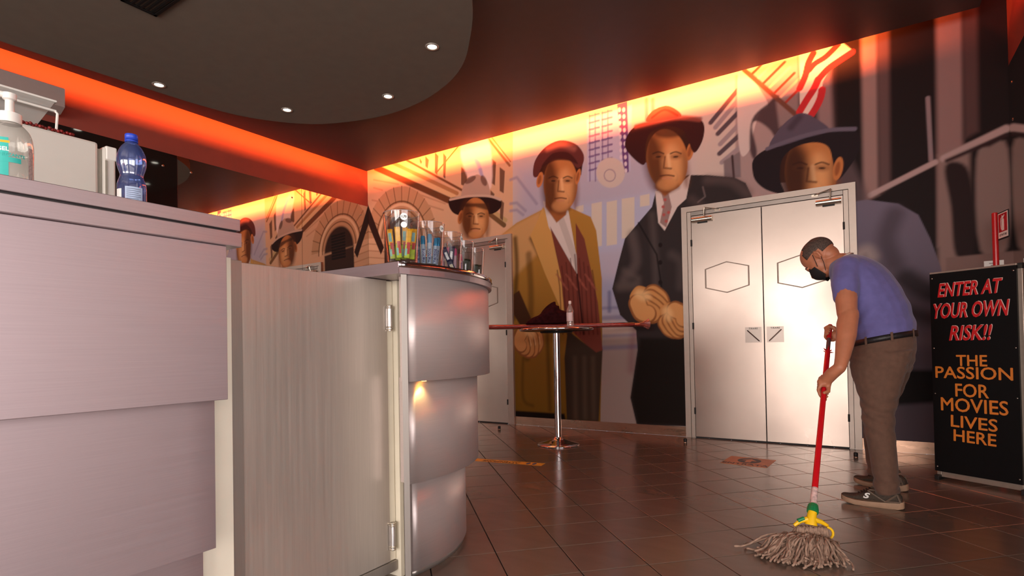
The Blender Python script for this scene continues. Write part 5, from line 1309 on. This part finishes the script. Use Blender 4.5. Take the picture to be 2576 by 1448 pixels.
# far arm (right)
SHF, ELF = mp(2128, 694, -0.17), mp(2142, 782, -0.24)
e1f = (-ML * 0.9 - MF * 0.35)
ff, F1, F2 = fingers(G1, e1f, MF, (0.030, 0.010, -0.010, -0.029), start=25, sweep=(200, 210, 205, 190))
body += ff
PF = G1 + F1 * 0.034 - F2 * 0.008
WRF = G1 - MF * 0.075 - ML * 0.05 + UPV * 0.002
body.append(('tube', [SHF, mp(2136, 740, -0.215), ELF], [0.064, 0.056, 0.050])); body.append(('tube', [ELF, (ELF + WRF) / 2, WRF], [0.050, 0.048, 0.032]))
body.append(('tube', [WRF, (WRF + PF) / 2, PF, PF + F2 * 0.014], [0.030, 0.032, 0.031, 0.026]))
body.append(('tube', [PF + AX * 0.018, PF + AX * 0.018 + F2 * 0.016], [0.018, 0.016])); body.append(('tube', [PF - AX * 0.018, PF - AX * 0.018 + F2 * 0.016], [0.018, 0.016]))
body.append(('tube', [PF - F2 * 0.012 + AX * 0.018, G1 + F1 * 0.006 - F2 * 0.026 + AX * 0.036, G1 - F1 * 0.020 - F2 * 0.014 + AX * 0.040, G1 - F1 * 0.026 + F2 * 0.008 + AX * 0.038], [0.014, 0.012, 0.0105, 0.009]))
bo = blob('body', body, 0.0045, m_skin, man, 4, 0.5)
# t-shirt with two short sleeves
shirt = [('loft', secs(TORSO, 4, 0.006)), ('tube', [mp(2132, 676, 0.13), mp(2126, 712, 0.195), mp(2127, 742, 0.218)], [0.078, 0.072, 0.066]),
         ('tube', [mp(2132, 676, -0.13), mp(2130, 712, -0.195), mp(2136, 742, -0.218)], [0.078, 0.072, 0.066])]
sh = blob('t_shirt', shirt, 0.007, m_shirt, man, 5, 0.5)
# folds: fine waves pressed into the jersey near the waist and under the arm
def press_folds(me, fn):
    """push every vertex along its normal by fn(height, forward, lateral)"""
    n = len(me.vertices); co = np.empty(n * 3, np.float32); no = np.empty(n * 3, np.float32)
    me.vertices.foreach_get('co', co); me.vertex_normals.foreach_get('vector', no)
    co = co.reshape(-1, 3); no = no.reshape(-1, 3); d_ = co - np.array(MO)
    co += no * fn(co[:, 2], d_ @ np.array(MF), d_ @ np.array(ML))[:, None]
    me.vertices.foreach_set('co', co.ravel()); me.update()
press_folds(sh.data, lambda h, s, l: 0.0035 * np.sin(h * 62 + s * 30 + 2.2 * np.sin(s * 17)) * np.clip((1.30 - h) / 0.25, 0, 1))
def ring_band(name, c, axis, r, wd, th, material, parent, sq=1.0, seg=40):
    x, y = frame_along(axis); axis = Vector(axis).normalized(); bm = bmesh.new(); V = []
    for k in range(seg):
        d_ = x * math.cos(2 * PI * k / seg) + y * math.sin(2 * PI * k / seg)
        V.append([bm.verts.new(c + d_ * rr + axis * zz) for rr, zz in ((r, -wd / 2), (r + th, -wd / 2), (r + th, wd / 2), (r, wd / 2))])
    for k in range(seg):
        for j in range(4): bm.faces.new((V[k][j], V[(k + 1) % seg][j], V[(k + 1) % seg][(j + 1) % 4], V[k][(j + 1) % 4]))
    return from_bm(name, bm, material, parent, True)
def loop_band(name, sec, grow, wd, axis, material, parent, th=0.004, seg=64):
    c, a, b, ux, uy = sec; bm = bmesh.new(); V = []
    for k in range(seg):
        co, si = math.cos(2 * PI * k / seg), math.sin(2 * PI * k / seg)
        V.append([bm.verts.new(c + ux * ((a + grow + t_) * co) + uy * ((b + grow + t_) * si) + axis * z_) for t_, z_ in ((0, -wd / 2), (th, -wd / 2), (th, wd / 2), (0, wd / 2))])
    for k in range(seg):
        for j in range(4): bm.faces.new((V[k][j], V[(k + 1) % seg][j], V[(k + 1) % seg][(j + 1) % 4], V[k][(j + 1) % 4]))
    return from_bm(name, bm, material, parent, True)
# neckline
nk = secs([((2092, 676), (2136, 636), 0.078, 0), ((2090, 690), (2150, 642), 0.10, 0)], 1)
loop_band('collar', sag((2100, 684), (2140, 638), 0.066), 0.004, 0.016, (mp(2090, 664) - mp(2130, 668)).normalized(), m_collar, man, 0.005)
# trousers
tr = [('loft', secs(PELV, 4, 0.004)), ('loft', secs(LEGN, 4, 0.003)), ('loft', secs(LEGF, 4, 0.003))]
to = blob('trousers', tr, 0.0075, m_trous, man, 4, 0.5)
tri_ = lambda h, c, w: np.clip(1 - np.abs(h - c) / w, 0, None)
press_folds(to.data, lambda h, s, l: 0.0045 * (tri_(h, 0.52, 0.20) + 0.7 * tri_(h, 0.80, 0.12) + 1.2 * tri_(h, 0.14, 0.10)) * np.sin(h * 85 - s * 40 + 1.7 * np.sin(l * 30 + h * 12)))
# belt with loops
bs = sag((2150, 866), (2303, 838), 0.172)
ba = (mp(2225, 830) - mp(2228, 870)).normalized()
be = loop_band('belt', bs, 0.006, 0.032, ba, m_belt, man, 0.005)
for an in (20, -25, 65, -70, 110, 160):
    co, si = math.cos(math.radians(an)), math.sin(math.radians(an)); c_, a_, b_, ux, uy = bs
    p0 = c_ + ux * ((a_ + 0.011) * co) + uy * ((b_ + 0.011) * si); tn = (ux * (-a_ * si) + uy * (b_ * co)).normalized(); nn = tn.cross(ba).normalized()
    box('belt_loop', (-0.006, -0.024, -0.002), (0.006, 0.024, 0.002), m_trous, man, 0.001, basis(p0, tn, ba))
# hair: cropped shell round the back and sides of the skull
bm = bmesh.new(); NU, NV = 56, 36; V = {}
for i in range(NU):
    for j in range(NV + 1):
        u = 2 * PI * i / NU; v_ = PI * j / NV
        d_ = Vector((math.cos(u) * math.sin(v_), math.sin(u) * math.sin(v_), math.cos(v_)))          # f, l, u
        V[i, j] = (d_, HC + hf * (-0.012 + 0.1065 * d_.x) + hl * (0.0805 * d_.y) + hu * (0.028 + 0.0905 * d_.z))
def hairy(d_):
    if d_.x > 0.52: return False
    bald = d_.z > 0.80 and d_.x > -0.55 and abs(d_.y) < 0.55
    front = d_.x > 0.25 and abs(d_.y) < 0.75
    low = d_.z < (-0.42 if d_.x < -0.35 else -0.05 if d_.x < 0.05 else 0.0)
    return not (bald or front or low)
vm_ = {}
def vv(k):
    if k not in vm_: vm_[k] = bm.verts.new(V[k][1])
    return vm_[k]
for i in range(NU):
    for j in range(NV):
        ks = [(i, j), ((i + 1) % NU, j), ((i + 1) % NU, j + 1), (i, j + 1)]
        c_ = sum((V[k][0] for k in ks), Vector()) / 4
        if hairy(c_):
            vs4 = [];
            for k in ks:
                w_ = vv(k if 0 < k[1] < NV else (0, k[1]))
                if w_ not in vs4: vs4.append(w_)
            if len(vs4) > 2:
                try: bm.faces.new(vs4)
                except ValueError: pass
bmesh.ops.recalc_face_normals(bm, faces=bm.faces)
bmesh.ops.solidify(bm, geom=bm.faces[:], thickness=0.006)
from_bm('hair', bm, m_hair, man, True)
# eyes and brows
for s in (-1, 1):
    e = tube('eyebrow', [hp(0.098, s * 0.012, 0.006), hp(0.093, s * 0.032, 0.012), hp(0.080, s * 0.048, 0.006)], [0.003, 0.0042, 0.003], m_hair, man, 8)
    lathe('eye', [(0, 0.010), (0.006, 0.0085), (0.0095, 0.003), (0.009, -0.004), (0, -0.008)], (0, 0, 0), mat('dark_eye', (40, 26, 22), rough=0.3), man, 14, Matrix.Translation(hp(0.078, s * 0.031, -0.012)) @ Matrix((hl, hu, hf)).transposed().to_4x4())
# cloth mask and its ear loops
bm = bmesh.new(); NI, NJ = 20, 12; G_ = []
for i in range(NI + 1):
    row = []
    a = -1.42 + 2.84 * i / NI
    for j in range(NJ + 1):
        t_ = j / NJ; u_ = -0.022 - 0.104 * t_
        peak = math.cos(a) ** 2
        f_ = 0.036 + 0.040 * math.cos(a) + 0.026 * peak * math.sin(PI * min(1, t_ * 1.15)) + 0.010 * (1 - t_) * peak
        l_ = (0.066 - 0.010 * t_) * math.sin(a)
        up = 0.014 * peak * (1 - t_) - 0.012 * (1 - peak) * (1 - t_) + 0.016 * (1 - peak) * t_
        row.append(bm.verts.new(hp(f_ + 0.011, l_ * 1.16, u_ + up)))
    G_.append(row)
for i in range(NI):
    for j in range(NJ): bm.faces.new((G_[i][j], G_[i + 1][j], G_[i + 1][j + 1], G_[i][j + 1]))
bmesh.ops.recalc_face_normals(bm, faces=bm.faces); bmesh.ops.solidify(bm, geom=bm.faces[:], thickness=0.003)
mk = from_bm('face_mask', bm, m_mask, man, True)
for s in (-1, 1):
    tube('ear_loop', [hp(0.042, s * 0.072, -0.046), hp(0.020, s * 0.078, -0.012), hp(0.002, s * 0.083, 0.018)], 0.0018, m_mask, mk, 6)
    tube('ear_loop', [hp(0.036, s * 0.064, -0.096), hp(0.004, s * 0.074, -0.060), hp(-0.018, s * 0.085, -0.026)], 0.0018, m_mask, mk, 6)
# shoes
m_knit = mat('dark_olive_knit', (66, 54, 44), rough=0.85, var=0.3, scale=160, bump=0.4)
m_sole = mat('pale_rubber_sole', (168, 134, 108), rough=0.7, var=0.1, scale=30)
m_overlay = mat('grey_brown_overlay', (104, 86, 72), rough=0.6, var=0.1, scale=60)
m_lace = mat('dark_lace', (40, 30, 26), rough=0.8)
def shoe(C, yaw, logo, lift=0.0):
    """C: floor point under the middle of the foot"""
    F = Matrix.Rotation(yaw, 3, 'Z') @ MF; Lv = Vector((-F.y, F.x, 0))
    def P(f, l, z): return C + F * f + Lv * l + UPV * (z + lift)
    def curve_z(f): return 0.016 * max(0, (f - 0.05) / 0.10) ** 2 + 0.010 * max(0, (-f - 0.10) / 0.05) ** 2     # rocker
    st = [(-0.148, 0.012), (-0.142, 0.026), (-0.12, 0.034), (-0.08, 0.036), (-0.02, 0.037), (0.04, 0.044), (0.085, 0.047), (0.12, 0.040), (0.142, 0.026), (0.152, 0.010)]
    bm = bmesh.new(); A = []
    for z_, gr in ((0.0, -0.003), (0.012, 0.002), (0.028, 0.0)):
        ring = [bm.verts.new(P(f, w + gr, z_ + curve_z(f) + (0.010 * max(0, -f / 0.15) if z_ > 0.02 else 0))) for f, w in st] + [bm.verts.new(P(f, -w - gr, z_ + curve_z(f) + (0.010 * max(0, -f / 0.15) if z_ > 0.02 else 0))) for f, w in st[::-1]]
        A.append(ring)
    n = len(A[0]); bm.faces.new(A[0][::-1]); bm.faces.new(A[-1])
    for a, b in zip(A[:-1], A[1:]):
        for k in range(n): bm.faces.new((a[k], a[(k + 1) % n], b[(k + 1) % n], b[k]))
    auto_smooth(from_bm('shoe_sole', bm, m_sole, man), 60)
    pr_ = []
    S = [(-0.138, 0.026, 0.030, 0.070), (-0.115, 0.033, 0.030, 0.094), (-0.08, 0.036, 0.028, 0.096), (-0.04, 0.037, 0.028, 0.098), (0.0, 0.038, 0.028, 0.088), (0.04, 0.042, 0.030, 0.070), (0.08, 0.043, 0.032, 0.056), (0.115, 0.036, 0.036, 0.050), (0.140, 0.022, 0.042, 0.046)]
    L2 = []
    for f, w, z0, z1 in S:
        z1 = max(z1, z0 + 0.008)
        L2.append((P(f, 0, (z0 + z1) / 2 - 0.004), w, (z1 - z0) / 2 + 0.006, Lv, UPV))
    up = blob('shoe_upper', [('loft', L2), ('ell', P(0.128, 0, 0.040), (0.026, 0.030, 0.014), Matrix((F, Lv, UPV)).transposed())], 0.005, m_knit, man, 3, 0.5)
    # ankle collar
    ring_band('shoe_collar', P(-0.070, 0, 0.104), (F * 0.35 + UPV).normalized(), 0.034, 0.016, 0.006, m_overlay, up)
    for a, b in (((0.018, 0.088), (-0.064, 0.038)), ((-0.064, 0.038), (-0.118, 0.084)), ((-0.07, 0.040), (-0.13, 0.044)), ((0.010, 0.094), (-0.060, 0.096)), ((-0.118, 0.084), (-0.132, 0.046))):
        for s in (1, -1):
            w0 = 0.0405 if a[0] < -0.1 else 0.0415
            tube('overlay_stripe', [P(a[0], s * (0.040 if a[1] < 0.06 else 0.034), a[1]), P((a[0] + b[0]) / 2, s * 0.0415, (a[1] + b[1]) / 2), P(b[0], s * (0.040 if b[1] < 0.06 else 0.031), b[1])], 0.0052, m_overlay, up, 6)
    for k in range(5):
        f = 0.012 + k * 0.013
        tube('lace', [P(f, 0.026, 0.086 - k * 0.007), P(f + 0.004, 0.0, 0.100 - k * 0.0085), P(f, -0.026, 0.086 - k * 0.007)], 0.0028, m_lace, up, 6)
    if logo:
        text('logo', 'S', 0.040, m_label, basis(P(0.028, 0.0455, 0.060), -F, UPV * 0.94 - Lv * 0.34), up, bold=0.0016, shear=0.3, width=1.35, extrude=0.0012)
shoe(SHOE_N, 0.10, True)
shoe(SHOE_F, -0.15, False)

# ================================================================== THE MOP
m_hred = mat('red_mop_handle', (206, 20, 32), rough=0.3, var=0.04)
m_grip = mat('dark_grip', (92, 66, 66), rough=0.6)
m_green = mat('green_plastic', (20, 122, 70), rough=0.4)
m_yelp = mat('yellow_plastic', (240, 190, 16), rough=0.4)
m_worn = mat('worn_white_paint', (206, 176, 170), rough=0.5, var=0.4, scale=60)
m_yarn = mat('grey_mop_yarn', (150, 122, 104), rough=0.95, var=0.3, scale=60)
mop = thing('mop', (HB.x, HB.y, 0), 'string mop with a red handle held by the person', 'mop')
def hseg(name, a, b, r, mt, parent=mop): return tube(name, [a, b], r, mt, parent, 20)
top_ = HT + AX * 0.012
gA, gB = handle_at(852), handle_at(884)
hd = hseg('handle', HB + AX * 0.10, gB, HRAD, m_hred)
hseg('worn_section', handle_at(1268), handle_at(1228), HRAD + 0.0004, m_worn, hd)
hseg('bare_tube', gB, gA, HRAD * 0.82, m_grip, hd)
hseg('handle_cap', gA, top_, HRAD, m_hred, hd)
bm = bmesh.new()
x_, y_ = frame_along(AX)
for k in range(7):
    a = k * 0.9; d_ = x_ * math.cos(a) + y_ * math.sin(a)
    p0 = gB + d_ * HRAD; p1 = p0 + d_ * (0.012 + 0.01 * (k % 3)) + AX * (0.010 - 0.006 * (k % 2)); t_ = AX.cross(d_)
    bm.faces.new([bm.verts.new(q_) for q_ in (p0 - t_ * 0.006, p0 + t_ * 0.006, p1)])
bmesh.ops.solidify(bm, geom=bm.faces[:], thickness=0.0012)
from_bm('torn_sleeve', bm, m_hred, hd)
# green screw socket with ribs
s0, s1 = handle_at(1305), handle_at(1270)
bm = bmesh.new(); V = []
for p, r in ((s0, 0.0225), (s0 + (s1 - s0) * 0.5, 0.0225), (s1, 0.019)):
    V.append([bm.verts.new(p + (x_ * math.cos(2 * PI * k / 32) + y_ * math.sin(2 * PI * k / 32)) * (r + (0.0015 if k % 2 else 0))) for k in range(32)])
for a, b in zip(V[:-1], V[1:]):
    for k in range(32): bm.faces.new((a[k], a[(k + 1) % 32], b[(k + 1) % 32], b[k]))
bm.faces.new(V[0][::-1]); bm.faces.new(V[-1]); from_bm('screw_socket', bm, m_green, mop)
# yellow clamp
K0 = s0; CBR = on_z(2040, 1322, 0.105)                                    # centre of the clamp bar
cu_ = (on_z(2084, 1322, 0.100) - on_z(1998, 1318, 0.105)); cu_.z = -0.006; cw = cu_.length / 2; cu_.normalize()
cn = Vector((-cu_.y, cu_.x, 0)); 
if cn.dot(-CBR) < 0: cn = -cn
CB_ = basis(CBR, cu_, UPV)
CB_ = basis(CBR, cu_, (UPV - cu_ * UPV.dot(cu_)).normalized())
cl = tube('clamp_neck', [K0 + AX * 0.002, K0 * 0.4 + CBR * 0.6 + UPV * 0.012, CBR + UPV * 0.004], [0.0185, 0.020, 0.026], m_yelp, mop, 18)
for s in (-1, 1):
    tube('clamp_arm', [CBR + UPV * 0.030 + cu_ * (s * 0.014), CBR + cu_ * (s * 0.045) + UPV * 0.020, CBR + cu_ * (s * cw * 0.98) + UPV * (0.004 if s > 0 else -0.002)], [0.012, 0.010, 0.007], m_yelp, cl, 10)
tube('clamp_lever', [CBR - cu_ * 0.030 + UPV * 0.034 + cn * 0.004, CBR - cu_ * 0.058 + UPV * 0.022 + cn * 0.006], [0.008, 0.0085], m_green, cl, 10)
pts = [CBR + cu_ * (cw * 0.98) + UPV * 0.004]
for k in range(9):
    a = math.radians(80 - k * 24); pts.append(CBR + cu_ * (cw * 0.84 + 0.026 * math.cos(a)) + UPV * (-0.024 + 0.026 * math.sin(a)) + cn * 0.014)
tube('clamp_hook', pts, 0.0055, m_yelp, cl, 8)
# yarn: many cords flowing from the clamp, swept out to the left along the floor
bm = bmesh.new(); rs = np.random.RandomState(11)
fl, fr, fc = on_z(1850, 1376), on_z(2150, 1424), on_z(2000, 1454)
for k in range(460):
    u = rs.uniform(-1, 1); depth_ = rs.uniform(-1, 1)
    p0 = CBR + cu_ * (u * cw * 0.86) + cn * (depth_ * 0.014) - UPV * rs.uniform(0.0, 0.012)
    s = (u + 1) / 2 * 0.7 + rs.uniform(0, 0.3)
    tgt_l = Vector((fl.x, fl.y, 0)); tgt_r = Vector((fr.x, fr.y, 0)); tgt_c = Vector((fc.x, fc.y, 0))
    tg = tgt_l * (1 - s) ** 2 + tgt_c * (2 * s * (1 - s)) + tgt_r * s ** 2
    back = Vector((CBR.x + 0.02, CBR.y - 0.02, 0))
    reach = rs.uniform(0.55, 1.0) if rs.rand() < 0.75 else rs.uniform(0.25, 0.6)
    tg = back + (tg - back) * reach + Vector((rs.normal(0, 0.018), rs.normal(0, 0.018), 0))
    tg.z = 0.005 + abs(rs.normal(0, 0.010))
    m1 = p0 - UPV * rs.uniform(0.025, 0.04) + (tg - p0).normalized() * 0.022 + cn * (depth_ * 0.012)
    m2 = p0.lerp(tg, 0.50); m2.z = 0.046 + rs.uniform(0, 0.044) * (1 - abs(u) * 0.4)
    m3 = p0.lerp(tg, 0.80); m3.z = 0.012 + rs.uniform(0, 0.026)
    wob = Vector((rs.normal(0, 0.008), rs.normal(0, 0.008), 0))
    P = curve_pts([p0, m1, m2 + wob, m3 - wob, tg], 4)
    P = [Vector(q_) + Vector((rs.normal(0, 0.0012), rs.normal(0, 0.0012), rs.normal(0, 0.0010))) for q_ in P]
    for q_ in P: q_.z = max(q_.z, 0.0038)
    add_tube(bm, P, [0.0044 + 0.0010 * (i_ % 2) for i_ in range(len(P))], 5)
yo = from_bm('mop_yarn', bm, m_yarn, mop, True); yo['kind'] = 'stuff'
